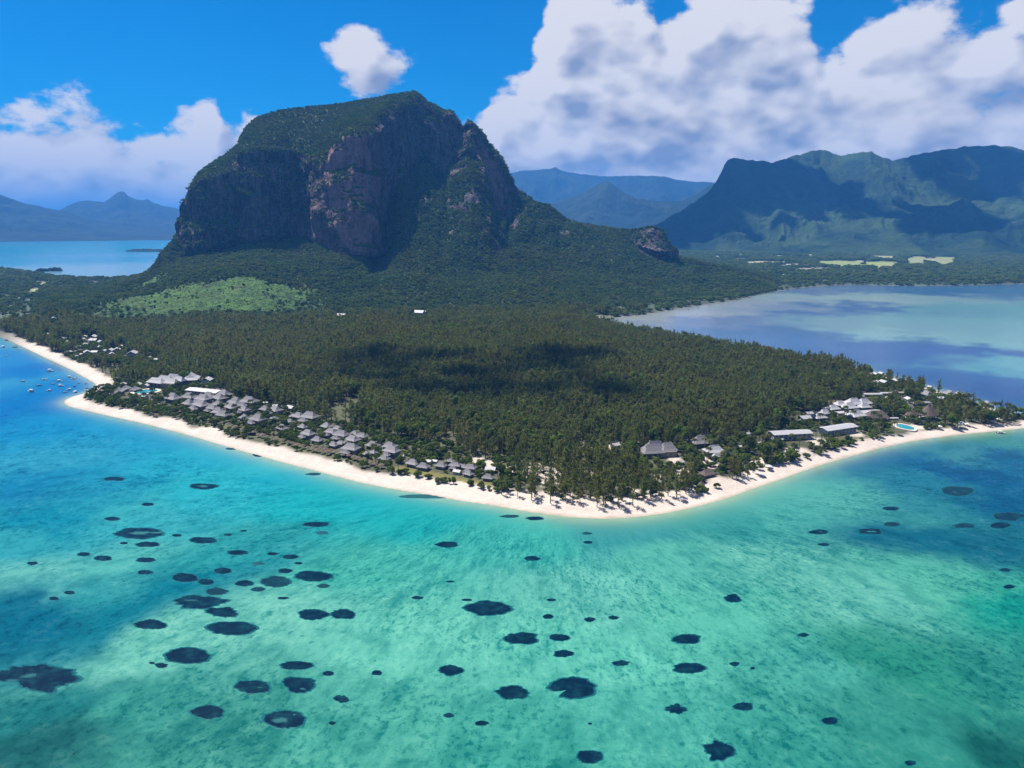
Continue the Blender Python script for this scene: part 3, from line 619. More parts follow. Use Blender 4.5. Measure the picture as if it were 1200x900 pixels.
# ------------------------------------------------------------------ small mesh builder
class MB:
    def __init__(s): s.v = []; s.f = []; s.mi = []
    def add(s, vs, fs, mi=0):
        b = len(s.v); s.v += [tuple(v) for v in vs]; s.f += [tuple(b + i for i in f) for f in fs]; s.mi += [mi] * len(fs); return s
    def box(s, x0, x1, y0, y1, z0, z1, mi=0):
        v = [(x, y, z) for z in (z0, z1) for x, y in ((x0, y0), (x1, y0), (x1, y1), (x0, y1))]
        return s.add(v, [(3, 2, 1, 0), (4, 5, 6, 7), (0, 1, 5, 4), (1, 2, 6, 5), (2, 3, 7, 6), (3, 0, 4, 7)], mi)
    def tube(s, pts, rad, k=6, mi=0):
        n = len(pts); v = []
        for p, r in zip(pts, rad):
            v += [(p[0] + r * math.cos(2 * math.pi * i / k), p[1] + r * math.sin(2 * math.pi * i / k), p[2]) for i in range(k)]
        f = [(j * k + i, j * k + (i + 1) % k, (j + 1) * k + (i + 1) % k, (j + 1) * k + i) for j in range(n - 1) for i in range(k)]
        f.append(tuple(range((n - 1) * k, n * k))); f.append(tuple(range(k - 1, -1, -1))); return s.add(v, f, mi)
    def rings(s, loops, cap=True, mi=0):    # loft closed loops of equal length
        k = len(loops[0]); v = [p for l in loops for p in l]
        f = [(j * k + i, j * k + (i + 1) % k, (j + 1) * k + (i + 1) % k, (j + 1) * k + i) for j in range(len(loops) - 1) for i in range(k)]
        if cap: f.append(tuple(range((len(loops) - 1) * k, len(loops) * k))); f.append(tuple(range(k - 1, -1, -1)))
        return s.add(v, f, mi)
    def hip(s, x0, x1, y0, y1, z, h, ridge=.45, flare=.35, mi=0):   # hipped roof with flared eaves and a soffit
        cx, cy = (x0 + x1) / 2, (y0 + y1) / 2; w_, d_ = (x1 - x0) / 2, (y1 - y0) / 2; rx = w_ * ridge
        rect = lambda a, b, zz: [(cx - a, cy - b, zz), (cx + a, cy - b, zz), (cx + a, cy + b, zz), (cx - a, cy + b, zz)]
        ax, bx = rx + (w_ - rx) * .55, d_ * .55
        return s.rings([rect(w_, d_, z - .18), rect(w_, d_, z), rect(ax, bx, z + h * flare), rect(max(rx, .12), .12, z + h)], True, mi)
    def gable(s, x0, x1, y0, y1, z, h, th=.2, mi=0):
        cy = (y0 + y1) / 2
        v = [(x0, y0, z), (x1, y0, z), (x1, y1, z), (x0, y1, z), (x0, cy, z + h), (x1, cy, z + h)]
        v += [(x, y, zz - th) for x, y, zz in v]
        return s.add(v, [(0, 1, 5, 4), (2, 3, 4, 5), (6, 10, 11, 7), (8, 11, 10, 9), (0, 6, 7, 1), (2, 8, 9, 3), (0, 4, 10, 6), (4, 3, 9, 10), (1, 7, 11, 5), (5, 11, 8, 2)], mi)
    def mesh(s, name, mats, smooth=False):
        me = bpy.data.meshes.new(name); me.from_pydata(s.v, [], s.f); me.materials.clear()
        for q in (mats if isinstance(mats, (list, tuple)) else [mats]): me.materials.append(MATS[q])
        me.polygons.foreach_set('material_index', s.mi)
        if smooth: me.polygons.foreach_set('use_smooth', [True] * len(s.f))
        me.update(); return me


def thing(name, loc, rz, s, label, cat, group=None):
    o = bpy.data.objects.new(name, None); C.objects.link(o); o.location = loc; o.rotation_euler = (0, 0, rz); o.scale = (s, s, s) if isinstance(s, (int, float)) else s
    o.empty_display_size = 1; o['label'] = label; o['category'] = cat
    if group: o['group'] = group
    return o


ORD = ['first', 'second', 'third', 'fourth', 'fifth', 'sixth', 'seventh', 'eighth', 'ninth', 'tenth', 'eleventh', 'twelfth', 'thirteenth', 'fourteenth', 'fifteenth', 'sixteenth', 'seventeenth', 'eighteenth', 'nineteenth', 'twentieth']
def ordinal(i):
    if i < 20: return ORD[i]
    t = (i + 1) // 10; u = (i + 1) % 10; tn = ['', '', 'twenty', 'thirty', 'forty', 'fifty', 'sixty', 'seventy', 'eighty', 'ninety'][t]
    return tn + '-' + ORD[u - 1] if u else tn[:-1] + 'ieth'


# ------------------------------------------------------------------ building prototypes: name -> (unit width, [(part, mesh, loc, [sub-parts])])
def part_list(kind):
    P_ = []
    win = lambda w_, h: MB().box(-w_ / 2, w_ / 2, -.05, .05, 0, h).mesh('window', 'window_glass')
    if kind == 'villa':
        P_.append(('wall', MB().box(-5, 5, -3.6, 3.6, -1, 3.0).mesh('villa_wall', 'wall_stone'), (0, 0, 0), []))
        rf = MB().hip(-6.4, 6.4, -5.0, 5.0, 2.8, 3.7, .42, .34).mesh('villa_roof', 'roof_grey')
        cap = MB().box(-2.8, 2.8, -.2, .2, 6.42, 6.66).mesh('ridge_cap', 'roof_pale')
        P_.append(('roof', rf, (0, 0, 0), [('ridge_cap', cap, (0, 0, 0))]))
        P_.append(('door', MB().box(-.6, .6, -.06, .06, 0, 2.2).mesh('door', 'wood_dark'), (0, -3.64, 0), []))
        W1 = win(1.6, 1.4)
        for x in (-3.2, 2.8): P_.append(('window', W1, (x, -3.63, .9), []))
        ps = MB().box(-.12, .12, -.12, .12, -1, 2.7).mesh('post', 'wood_dark')
        for x in (-5.9, -2, 2, 5.9): P_.append(('post', ps, (x, -4.6, 0), []))
        return 12.8, P_, 4.4
    if kind == 'duplex':                                    # villa with a lower second roof in front
        P_.append(('wall', MB().box(-5.5, 5.5, -3.4, 4, -1, 4.6).mesh('duplex_wall', 'wall_stone'), (0, 0, 0), []))
        P_.append(('roof', MB().hip(-6.6, 6.6, -4.4, 5.2, 4.4, 3.4, .5, .34).mesh('duplex_roof', 'roof_grey'), (0, 0, 0), [('ridge_cap', MB().box(-3.4, 3.4, .15, .6, 7.7, 7.95).mesh('ridge_cap', 'roof_pale'), (0, 0, 0))]))
        P_.append(('porch_roof', MB().hip(-5.0, 3.2, -8.2, -3.45, 2.5, 2.2, .45, .36).mesh('porch_roof', 'roof_grey'), (0, 0, 0), []))
        ps = MB().box(-.12, .12, -.12, .12, -1, 2.4).mesh('post', 'wood_dark')
        for x in (-4.6, -.9, 2.8): P_.append(('post', ps, (x, -7.8, 0), []))
        W1 = win(1.5, 1.3)
        for x in (-4, -.8, 3.0): P_.append(('window', W1, (x, -3.44, 3.0 if x < 2 else 1.0), []))
        return 13.2, P_, 4.6
    if kind == 'cottage':
        P_.append(('wall', MB().box(-4, 4, -2.8, 2.8, -1, 2.8).mesh('cottage_wall', 'wall_white'), (0, 0, 0), []))
        P_.append(('roof', MB().gable(-4.6, 4.6, -3.6, 3.6, 2.6, 1.9).mesh('cottage_roof', 'roof_pale'), (0, 0, 0), []))
        P_.append(('door', MB().box(-.5, .5, -.06, .06, 0, 2.1).mesh('door', 'wood_dark'), (1.4, -2.84, 0), []))
        P_.append(('window', win(1.5, 1.2), (-1.8, -2.84, .9), []))
        return 9.2, P_, 3.2
    if kind == 'block':                                     # long two-storey hotel wing
        P_.append(('wall', MB().box(-14, 14, -4, 4, -1, 6.4).mesh('block_wall', 'wall_white'), (0, 0, 0), []))
        P_.append(('roof', MB().gable(-14.8, 14.8, -5.2, 5.0, 6.2, 1.8).mesh('block_roof', 'roof_pale'), (0, 0, 0), []))
        P_.append(('balcony', MB().box(-13.6, 13.6, -5.0, -4.02, 3.0, 3.25).mesh('balcony', 'wall_white'), (0, 0, 0), []))
        W1 = win(1.8, 2.0)
        for k_ in range(8):
            for z in (.5, 3.6): P_.append(('window', W1, (-12.2 + k_ * 3.5, -4.04, z), []))
        return 29.6, P_, 6.2
    if kind == 'hall':                                      # big hall with stepped parallel roofs
        P_.append(('wall', MB().box(-15, 15, -9, 9, -1, 4.4).mesh('hall_wall', 'wall_stone'), (0, 0, 0), []))
        for k_, (x0, x1, y0, y1, z, h) in enumerate([(-17, 3, -10.8, -1, 4.2, 4.2), (-14, 6, -2.4, 6.0, 5.0, 4.2), (-8, 9, 4.8, 11.4, 5.6, 4.4), (2.4, 17, -7.4, 1.6, 4.6, 3.8), (5.2, 17.4, .6, 8.6, 5.2, 3.8)]):
            P_.append(('roof', MB().hip(x0, x1, y0, y1, z, h, .62, .4).mesh('hall_roof', 'roof_pale'), (0, 0, 0), []))
        for x in (-11, -6, -1, 4, 9): P_.append(('window', win(2.2, 2.2), (x, -9.04, .8), []))
        return 34, P_, 6.0
    if kind == 'pavilion':                                  # open thatched pavilion
        k = 14; rg = lambda r, z: [(r * math.cos(2 * math.pi * i / k), r * math.sin(2 * math.pi * i / k) * .8, z) for i in range(k)]
        P_.append(('roof', MB().rings([rg(6.2, 2.5), rg(6.3, 2.75), rg(3.6, 5.2), rg(1.6, 7.2), rg(1.25, 7.2), rg(.15, 9.2)]).mesh('thatch_roof', 'roof_thatch'), (0, 0, 0), []))
        ps = MB().box(-.16, .16, -.16, .16, -1, 2.9).mesh('post', 'wood_dark')
        for i in range(8): P_.append(('post', ps, (5.3 * math.cos(i * math.pi / 4), 5.3 * .8 * math.sin(i * math.pi / 4), 0), []))
        P_.append(('floor', MB().rings([rg(5.8, -1), rg(5.8, .15)]).mesh('pavilion_floor', 'deck_sand'), (0, 0, 0), []))
        return 12.6, P_, 4.6
    if kind == 'thatch':                                    # long thatched hip roof
        P_.append(('wall', MB().box(-6.5, 6.5, -3.5, 3.5, -1, 2.6).mesh('thatch_wall', 'wall_stone'), (0, 0, 0), []))
        P_.append(('roof', MB().hip(-8, 8, -5.4, 5.4, 2.3, 4.6, .55, .42).mesh('thatch_hip', 'roof_thatch'), (0, 0, 0), []))
        ps = MB().box(-.15, .15, -.15, .15, -1, 2.3).mesh('post', 'wood_dark')
        for x in (-7.2, -2.4, 2.4, 7.2): P_.append(('post', ps, (x, -4.9, 0), []))
        return 16, P_, 4.4


PROTO = {k: part_list(k) for k in ('villa', 'duplex', 'cottage', 'block', 'hall', 'pavilion', 'thatch')}
ROOFVAR = {}
OCC = []                                     # footprints kept free of trees: x, y, r


def ground1(x, y):
    xa, ya = np.array([x]), np.array([y]); s_ = sdist(xa, ya); return max(float(ground_h(xa, ya, s_)[0]), float(mtn_h(xa, ya)[0])), float(s_[0])


def coast_angle(x, y):
    e = 6.0; xa = np.array([x + e, x - e, x, x]); ya = np.array([y, y, y + e, y - e]); s_ = sdist(xa, ya)
    return math.atan2(s_[2] - s_[3], s_[0] - s_[1])         # direction inland


def building(kind, px, py, wpx, label, cat, group, roofmat=None, rot=None, jitter=.12, name=None):
    uw, parts, zc = PROTO[kind]
    x, y = gp(px, py, 7)
    for _ in range(3):
        gz, s_ = ground1(x, y); slant = math.sqrt(x * x + y * y + (CAM_H - gz) ** 2); sc_ = wpx * slant / F / uw / (1.09 if kind in ('villa', 'duplex') else 1.04)
        x, y = gp(px, py, gz + zc * sc_)
    gz, s_ = ground1(x, y)
    rz = (coast_angle(x, y) - math.pi / 2 if s_ < 260 else 0.0) if rot is None else rot
    rz += random.uniform(-jitter, jitter)
    nm = name or {'villa': 'villa', 'duplex': 'villa', 'cottage': 'cottage', 'block': 'hotel_wing', 'hall': 'hotel_hall', 'pavilion': 'thatched_pavilion', 'thatch': 'thatched_house'}[kind]
    t = thing(nm, (x, y, gz + .25), rz, sc_, label, cat, group)
    if kind == 'block': t.scale = (sc_, sc_, sc_ * .62)
    for pn, me, loc, subs in parts:
        if wpx < 9 and pn in ('window', 'door', 'post'): continue
        if roofmat and 'roof' in pn:
            key = (me.name, roofmat)
            if key not in ROOFVAR: m2 = me.copy(); m2.materials[0] = MATS[roofmat]; ROOFVAR[key] = m2
            me = ROOFVAR[key]
        o = link(pn, me, None, t); o.location = loc
        for sn, sm_, sl_ in subs:
            q = link(sn, sm_, None, o); q.location = sl_
    OCC.append((x, y, .52 * uw * sc_ + 1.0)); return t


def row(lst, fmt, cat, group, **kw):
    lst = sorted(lst, key=lambda t: t[1])
    for i, it in enumerate(lst):
        k_, px, py, w_ = it[:4]; building(k_, px, py, w_, fmt.format(ordinal(i)), cat, group, roofmat=it[4] if len(it) > 4 else None, **kw)


v, d = 'villa', 'duplex'
building('hall', 196, 445, 38, 'large hotel hall with stepped pale grey roofs beside the chimney mast', 'hotel hall', None, rot=-.35)
building('block', 240, 454, 44, 'long low pale-roofed wing in front of the chimney mast', 'hotel wing', None, roofmat='roof_pale', rot=-.28)
building('villa', 224, 441, 22, 'pale hipped roof just left of the chimney mast', 'house', None, roofmat='roof_pale')
building('cottage', 243, 444, 14, 'small pale roof just right of the chimney mast', 'house', None)
row([(v, 139, 457, 13), (v, 147, 454, 11), (v, 158, 455, 11), ('cottage', 143, 450, 9), ('cottage', 161, 450, 9), ('cottage', 172, 451, 9), ('cottage', 134, 461, 9), ('cottage', 170, 464, 7)], 'grey-roofed pavilion by the left pool, {} from the sandy spit', 'pavilion', 'pavilions round the left pool')
row([(v, 203, 464, 19), (v, 222, 463, 17), (v, 245, 462, 15), (d, 238, 467, 19), (v, 258, 464, 18), (v, 222, 471, 16), (d, 236, 474, 21), (v, 256, 472, 14), (v, 263, 460, 18), (d, 249, 478, 15), (v, 277, 469, 20), (d, 292, 470, 21), (v, 272, 475, 17), (v, 256, 481, 16), (v, 262, 484, 17), (d, 286, 480, 15)],
    'grey villa roof below the hotel hall, {} from the left of that cluster', 'villa', 'villas below the hotel hall', jitter=.2)
row([(v, 311, 478, 14), (d, 323, 480, 18), ('cottage', 312, 472, 8), ('cottage', 324, 475, 9), ('cottage', 341, 477, 11), (v, 287, 488, 14), (d, 302, 491, 20), (v, 322, 489, 11), (v, 350, 486, 16), (d, 363, 488, 22), (v, 344, 487, 11), (v, 340, 493, 11), (v, 331, 500, 15), (d, 361, 508, 18), (v, 372, 514, 15), (v, 355, 499, 12)],
    'weathered grey villa among trees mid beach, {} from the left of its cluster', 'villa', 'villas in the middle of the left beach', jitter=.2)
row([(v, 383, 498, 15), (d, 388, 506, 16), (v, 396, 501, 12), (d, 400, 509, 20), (v, 391, 520, 13), (v, 400, 518, 12), (v, 416, 507, 12), (d, 424, 511, 15), (d, 413, 515, 19), (d, 411, 525, 22), (v, 437, 520, 17), (v, 430, 531, 11), (v, 438, 529, 11), (v, 457, 521, 18), (d, 459, 528, 21), (v, 450, 536, 15), ('cottage', 471, 534, 7)],
    'lilac-grey villa behind the thatched beach umbrellas, {} from the left of its cluster', 'villa', 'villas behind the beach umbrellas', jitter=.15)
row([(v, 484, 541, 17), (v, 496, 545, 16), ('cottage', 502, 540, 9), ('cottage', 510, 540, 7), (v, 517, 544, 15), (v, 527, 539, 11), (d, 533, 545, 15), (d, 551, 548, 16), (v, 543, 546, 11), ('cottage', 536, 552, 10), (v, 549, 554, 13), (v, 572, 558, 15), ('cottage', 575, 549, 13)],
    'grey hipped villa behind the dune grass, {} from the left of its cluster', 'villa', 'villas behind the dune grass', jitter=.2)
building('hall', 771, 525, 44, 'large lilac-grey building with stepped roofs in the forest clearing', 'hotel hall', None, roofmat='roof_grey', rot=.1)
building('cottage', 721, 521, 11, 'small pale roof left of the clearing building', 'house', None)
building('villa', 821, 515, 24, 'dull grey roof in the trees right of the clearing building', 'house', None, rot=.25)
building('duplex', 837, 528, 24, 'pale grey roof above the sandy path near the point', 'house', None, roofmat='roof_pale', rot=.2)
building('cottage', 797, 541, 9, 'little white hut in the trees below the clearing building', 'hut', None)
building('thatch', 829, 553, 18, 'brown thatched house on the sand right of the point', 'house', None, rot=.5)
building('pavilion', 822, 567, 10, 'small dark thatched pavilion at the beach edge by the point', 'pavilion', None)
row([('cottage', 876, 508, 7), ('cottage', 868, 523, 8), ('cottage', 890, 519, 7), ('cottage', 852, 530, 6)], 'tiny white hut deep in the trees left of the white hotel wing, {} from left', 'hut', 'huts left of the white hotel')
building('block', 926, 503, 48, 'white two-storey hotel wing with a row of bluish windows', 'hotel wing', None, rot=.22)
building('block', 916, 512, 20, 'low white wing in front of the white hotel wing', 'hotel wing', None, rot=.9)
building('block', 982, 497, 46, 'long low pale roof right of the white hotel wing', 'hotel wing', None, rot=.32)
RC = [('villa', 1000, 470, 20), ('villa', 995, 475, 18), ('villa', 1012, 470, 18), ('villa', 1013, 475, 14), ('block', 991, 481, 24), ('block', 1015, 480, 34), ('villa', 1003, 484, 20), ('villa', 966, 482, 15), ('villa', 976, 477, 15), ('villa', 960, 487, 16), ('cottage', 943, 489, 13), ('villa', 984, 472, 14), ('cottage', 948, 484, 9)]
for i, (k_, px, py, w_) in enumerate(sorted(RC, key=lambda t: t[1])):
    building(k_, px, py, w_, 'pale metal-roofed building of the right hotel cluster, %s from its left' % ordinal(i), 'hotel building', 'pale roofs of the right hotel', roofmat='roof_pale', rot=.3, name='hotel_building')
for i, (px, py, w_) in enumerate([(1022, 460, 20), (1040, 459, 17), (1053, 459, 11)]):
    building('block', px, py, w_, 'long pale roof behind the right hotel cluster, %s from left' % ordinal(i), 'hotel wing', 'wings behind the right hotel', rot=.1)
building('thatch', 1027, 485, 23, 'brown thatched hipped house beside the right pool', 'house', None, rot=.05)
building('block', 1046, 489, 12, 'short pale wing between the thatched houses', 'hotel wing', None, rot=.1)
row([('cottage', 1026, 438, 7), ('cottage', 1033, 437, 6), ('cottage', 1036, 447, 9), ('cottage', 1028, 447, 7), ('cottage', 1050, 446, 5), ('cottage', 1061, 445, 5), ('cottage', 1067, 446, 5)], 'small white cottage in the woods above the right hotel, {} from left', 'cottage', 'cottages above the right hotel')
building('villa', 1087, 460, 15, 'grey hipped roof behind the dark two-storey block', 'house', None)
building('block', 1078, 470, 22, 'grey two-storey block above the round thatched pavilion', 'hotel wing', None, rot=.15, roofmat='roof_grey')
row([('cottage', 1065, 467, 9), ('cottage', 1092, 462, 9), ('villa', 1113, 460, 13), ('cottage', 1126, 461, 9), ('cottage', 1104, 466, 8), ('cottage', 1134, 463, 7), ('villa', 1157, 472, 11), ('cottage', 1090, 453, 5)], 'pale-roofed lodge in the trees near the right edge, {} from left', 'lodge', 'lodges near the right edge')
building('pavilion', 1088, 482, 23, 'round thatched pavilion with a pointed top by the right beach', 'pavilion', None)
building('pavilion', 1069, 484, 15, 'lower thatched pavilion left of the pointed one', 'pavilion', None)
row([('cottage', 74, 396, 6), ('cottage', 78, 400, 4), ('cottage', 97, 397, 5), ('cottage', 99, 394, 6), ('cottage', 109, 394, 9), ('cottage', 110, 398, 9), ('cottage', 100, 403, 6), ('cottage', 93, 406, 4), ('cottage', 92, 411, 5), ('cottage', 82, 412, 7), ('cottage', 88, 412, 5), ('cottage', 96, 415, 5), ('cottage', 90, 417, 4), ('cottage', 102, 412, 9), ('cottage', 111, 412, 7), ('cottage', 118, 400, 7), ('cottage', 117, 406, 5),
     ('cottage', 122, 411, 8), ('cottage', 129, 410, 9), ('cottage', 137, 409, 9), ('cottage', 155, 413, 13), ('cottage', 143, 405, 4), ('cottage', 131, 414, 6), ('cottage', 175, 419, 6), ('cottage', 184, 421, 6), ('cottage', 55, 391, 4), ('cottage', 50, 362, 6), ('cottage', 62, 365, 7), ('cottage', 53, 366, 4)],
    'small white house of the left shore village, {} from the left edge', 'house', 'village houses on the left shore', jitter=.8)
for px, py, w_, lb in [(400, 369, 11, 'largest white house at the foot of the great rock'), (393, 373, 6, 'small white house just below the largest one at the rock foot'), (374, 375, 5, 'lone white hut left of the houses at the rock foot'), (420, 371, 4, 'tiny white hut right of the houses at the rock foot'), (491, 353, 11, 'long white roof alone on the wooded slope below the rock'), (499, 356, 5, 'small white hut beside the long roof on the slope')]:
    building('cottage', px, py, w_, lb, 'house', 'houses at the foot of the rock', rot=random.uniform(-.5, .5))
for i, (px, py, w_) in enumerate(sorted([(915, 308, 4), (924, 310, 5), (932, 310, 6), (945, 311, 5), (868, 298, 4), (858, 287, 4), (846, 303, 4), (918, 322, 4)])):
    building('cottage', px, py, w_, 'tiny far white house on the plain beyond the right lagoon, %s from left' % ordinal(i), 'house', 'far houses across the lagoon', rot=random.uniform(-.5, .5))

# ---- chimney mast, pools, terraces
x, y = gp(233, 441, 4); gz, _ = ground1(x, y); hgt = 18 * math.hypot(x, y) / F
t = thing('chimney', (x, y, gz), 0, 1, 'tall slim grey chimney mast behind the hotel hall roofs', 'chimney')
link('shaft', MB().tube([(0, 0, -1), (0, 0, hgt * .6), (0, 0, hgt)], [.75, .62, .5], 10).mesh('shaft', 'metal_grey', True), None, t)
link('cap', MB().tube([(0, 0, hgt), (0, 0, hgt + .5)], [.7, .7], 10).mesh('cap', 'metal_grey'), None, t)
link('base', MB().box(-1.4, 1.4, -1.4, 1.4, -1, 2.2).mesh('base', 'wall_white'), None, t)


def pool(px, py, wx_, wy_, label, rz):
    x, y = gp(px, py, 4); gz, _ = ground1(x, y)
    t = thing('swimming_pool', (x, y, gz + .3), rz, 1, label, 'pool', 'hotel pools'); k = 20
    lp = lambda s_, z: [(s_ * wx_ * math.cos(2 * math.pi * i / k) * (1 + .18 * math.cos(4 * math.pi * i / k)), s_ * wy_ * math.sin(2 * math.pi * i / k), z) for i in range(k)]
    link('pool_deck', MB().rings([lp(1.35, -1), lp(1.35, .30), lp(1.02, .30), lp(1.02, .05)], False).mesh('pool_deck', 'deck_sand'), None, t)
    link('pool_surface', MB().rings([lp(1.03, 0), lp(1.03, .15)]).mesh('pool_surface', 'pool_water'), None, t); OCC.append((x, y, max(wx_, wy_) * 1.7))
    x2, y2 = x - 8, y - 14; OCC.append((x2, y2, 8))


pool(171, 458, 8, 9, 'teal hotel pool beside the pavilions near the sandy spit', .3); pool(1061, 498, 4.6, 8, 'bright turquoise pool in front of the right thatched pavilions', .1)

# ---- beach umbrellas
um = (MB().tube([(0, 0, -.6), (0, 0, 2.4)], [.09, .09], 6).mesh('pole', 'wood_dark'), None)
k = 10; rg = lambda r, z: [(r * math.cos(2 * math.pi * i / k), r * math.sin(2 * math.pi * i / k), z) for i in range(k)]
um_c = MB().rings([rg(1.75, 1.95), rg(1.8, 2.1), rg(.9, 2.7), rg(.06, 3.2)]).mesh('canopy', 'umbrella_thatch')
um_w = MB().rings([rg(1.75, 1.95), rg(1.8, 2.05), rg(.9, 2.5), rg(.06, 2.8)]).mesh('canopy', 'canvas_white')
lng = MB().box(-.35, .35, -1, 1, .25, .38).box(-.35, .35, .3, 1.0, .38, .75).mesh('sunbed', 'wood_dark')
UMB = [(297, 508), (303, 510.5), (308, 511.5), (313, 513), (319, 514.5), (325, 516), (331, 518), (338, 519.5), (343, 521), (349, 522.5), (355, 524), (361, 526), (367, 527.5), (372, 528.5), (378, 530), (384, 531.5), (371, 524.5), (376, 526), (382, 528), (388, 529.5), (393, 531), (398, 533), (403, 534.5), (409, 536), (415, 537.5), (420, 539), (424, 541), (429, 542), (435, 543.5), (440, 545.5), (447, 547), (260, 497), (268, 499), (276, 502), (284, 505), (245, 493), (228, 488), (212, 484)]
for i, (px, py) in enumerate(UMB):
    x, y = gp(px, py, 3.0); gz, _ = ground1(x, y)
    t = thing('beach_umbrella', (x, y, gz), random.uniform(0, 6), random.uniform(.9, 1.15), 'small brown thatched umbrella in the line along the left beach', 'beach umbrella', 'thatched umbrellas along the left beach')
    link('pole', um[0], None, t); link('canopy', um_c, None, t); OCC.append((x, y, 4.0))
for i, (px, py, s_, lb) in enumerate([(1126, 498, 1.7, 'large white canvas parasol on the right beach'), (1134, 496.5, .9, 'small white parasol right of the large one'), (1163, 494, 1.1, 'white parasol near the right edge, left of two'), (1171, 492, 1.2, 'white parasol near the right edge, right of two'), (1101, 500, 1.1, 'white parasol beside the round thatched pavilion'), (901, 547, 1.2, 'white parasol under the trees left of the right beach')]):
    x, y = gp(px, py, 3.5); gz, _ = ground1(x, y); t = thing('beach_umbrella', (x, y, gz), 0, s_, lb, 'parasol', 'white parasols on the right beach'); link('pole', um[0], None, t); link('canopy', um_w, None, t)

# ---- boats
def boat_meshes():
    def loop(z, w_, l0, l1): return [(l0, -w_ * .85, z), (l0 + .1, w_ * 0 - w_ * .85, z), (1, -w_, z), (l1 * .6, -w_ * .75, z), (l1, 0, z + .12), (l1 * .6, w_ * .75, z), (1, w_, z), (l0, w_ * .85, z)]
    hull = MB().rings([loop(-.35, .5, -2.8, 2.9), loop(.15, 1.05, -3, 3.4), loop(.75, 1.2, -3.1, 3.8)]).mesh('hull', 'boat_white')
    hullb = hull.copy(); hullb.materials[0] = MATS['boat_blue']
    deck = MB().box(-2.7, .4, -.85, .85, .76, .86).mesh('deck', 'deck_sand')
    cab = MB().rings([[(-.4, -.8, .8), (1.6, -.7, .8), (1.6, .7, .8), (-.4, .8, .8)], [(-.4, -.75, 1.6), (1.0, -.6, 1.6), (1.0, .6, 1.6), (-.4, .75, 1.6)]]).mesh('cabin', 'boat_white')
    can = MB().box(-2.4, .9, -1.05, 1.05, 2.15, 2.25).mesh('canopy', 'canvas_white'); canb = can.copy(); canb.materials[0] = MATS['boat_blue']
    post = MB().box(-.04, .04, -.04, .04, .8, 2.15).mesh('post', 'metal_grey'); mot = MB().box(-3.5, -3.05, -.25, .25, .1, 1.15).mesh('outboard_motor', 'wood_dark')
    return hull, hullb, deck, cab, can, canb, post, mot


BM = boat_meshes()
BOATS = [(59, 435, 6.5, 0), (52, 445, 6, 0), (27, 447, 6, 1), (46, 452, 5, 1), (62, 450, 4, 1), (70, 447, 5.5, 0), (71.5, 452.5, 6, 0), (82, 442, 5, 0), (86.5, 444, 5, 0), (92.5, 449, 4, 1), (87, 453, 4, 1), (81, 457, 5, 0), (88, 460, 6, 0), (76, 460, 4, 1), (57.5, 458, 4.5, 0), (36, 459, 7, 0), (101, 450, 3, 1), (102, 455, 4, 1), (106, 456, 4, 1), (102, 458, 5, 0), (8, 399, 4, 1), (18, 407, 5, 1), (7, 417, 3, 0), (3, 407, 5, 0)]
for i, (px, py, w_, dk) in enumerate(sorted(BOATS) + [(1173, 508, 8, 0)]):
    x, y = gp(px, py); s_ = w_ * math.sqrt(x * x + y * y + CAM_H ** 2) / F / 6.9
    lb = ('%s motorboat moored off the left shore, %s boat from the left edge' % ('dark blue' if dk else 'white', ordinal(i))) if px < 1000 else 'white boat floating alone off the right beach'
    t = thing('boat', (x, y, .05), random.uniform(-.5, .5) + (math.pi if random.random() < .5 else 0), s_, lb, 'boat', 'boats moored in the lagoon')
    link('hull', BM[1 if dk else 0], None, t); link('deck', BM[2], None, t); link('outboard_motor', BM[7], None, t)
    if i % 3 != 1 or px > 1000:
        link('canopy', BM[5 if dk else 4], None, t)
        for px_ in (-2.2, .7):
            for py_ in (-.9, .9): q = link('post', BM[6], None, t); q.location = (px_, py_, 0)
    if i % 3 != 0: link('cabin', BM[3], None, t)

# ------------------------------------------------------------------ coral patches in the lagoon
m, n = mat_new('coral')
pos = n.add('ShaderNodeNewGeometry').outputs['Position']
k = n.noise(pos, .22, 6, .65)
cc = n.mix(n.step(k, .42, .72), c4(.001, .011, .026), c4(.004, .036, .050))
cc = n.mix(n.attr('pale'), cc, c4(.028, .12, .125))
cc = n.mix(n.step(n.m('ADD', n.attr('edge'), n.m('MULTIPLY', n.m('SUBTRACT', n.noise(pos, .9, 5, .7), .5), 1.5)), .35, .75), cc, c4(.006, .075, .088))
bp = n.add('ShaderNodeBump', {'Strength': .1, 'Distance': .2, 'Height': n.noise(pos, .6, 4)})
b = n.add('ShaderNodeBsdfPrincipled', {'Base Color': cc, 'Roughness': .3, 'IOR': 1.33, 'Specular IOR Level': .08}); n.l.new(bp.outputs[0], b.inputs['Normal']); finish(n, b.outputs[0])

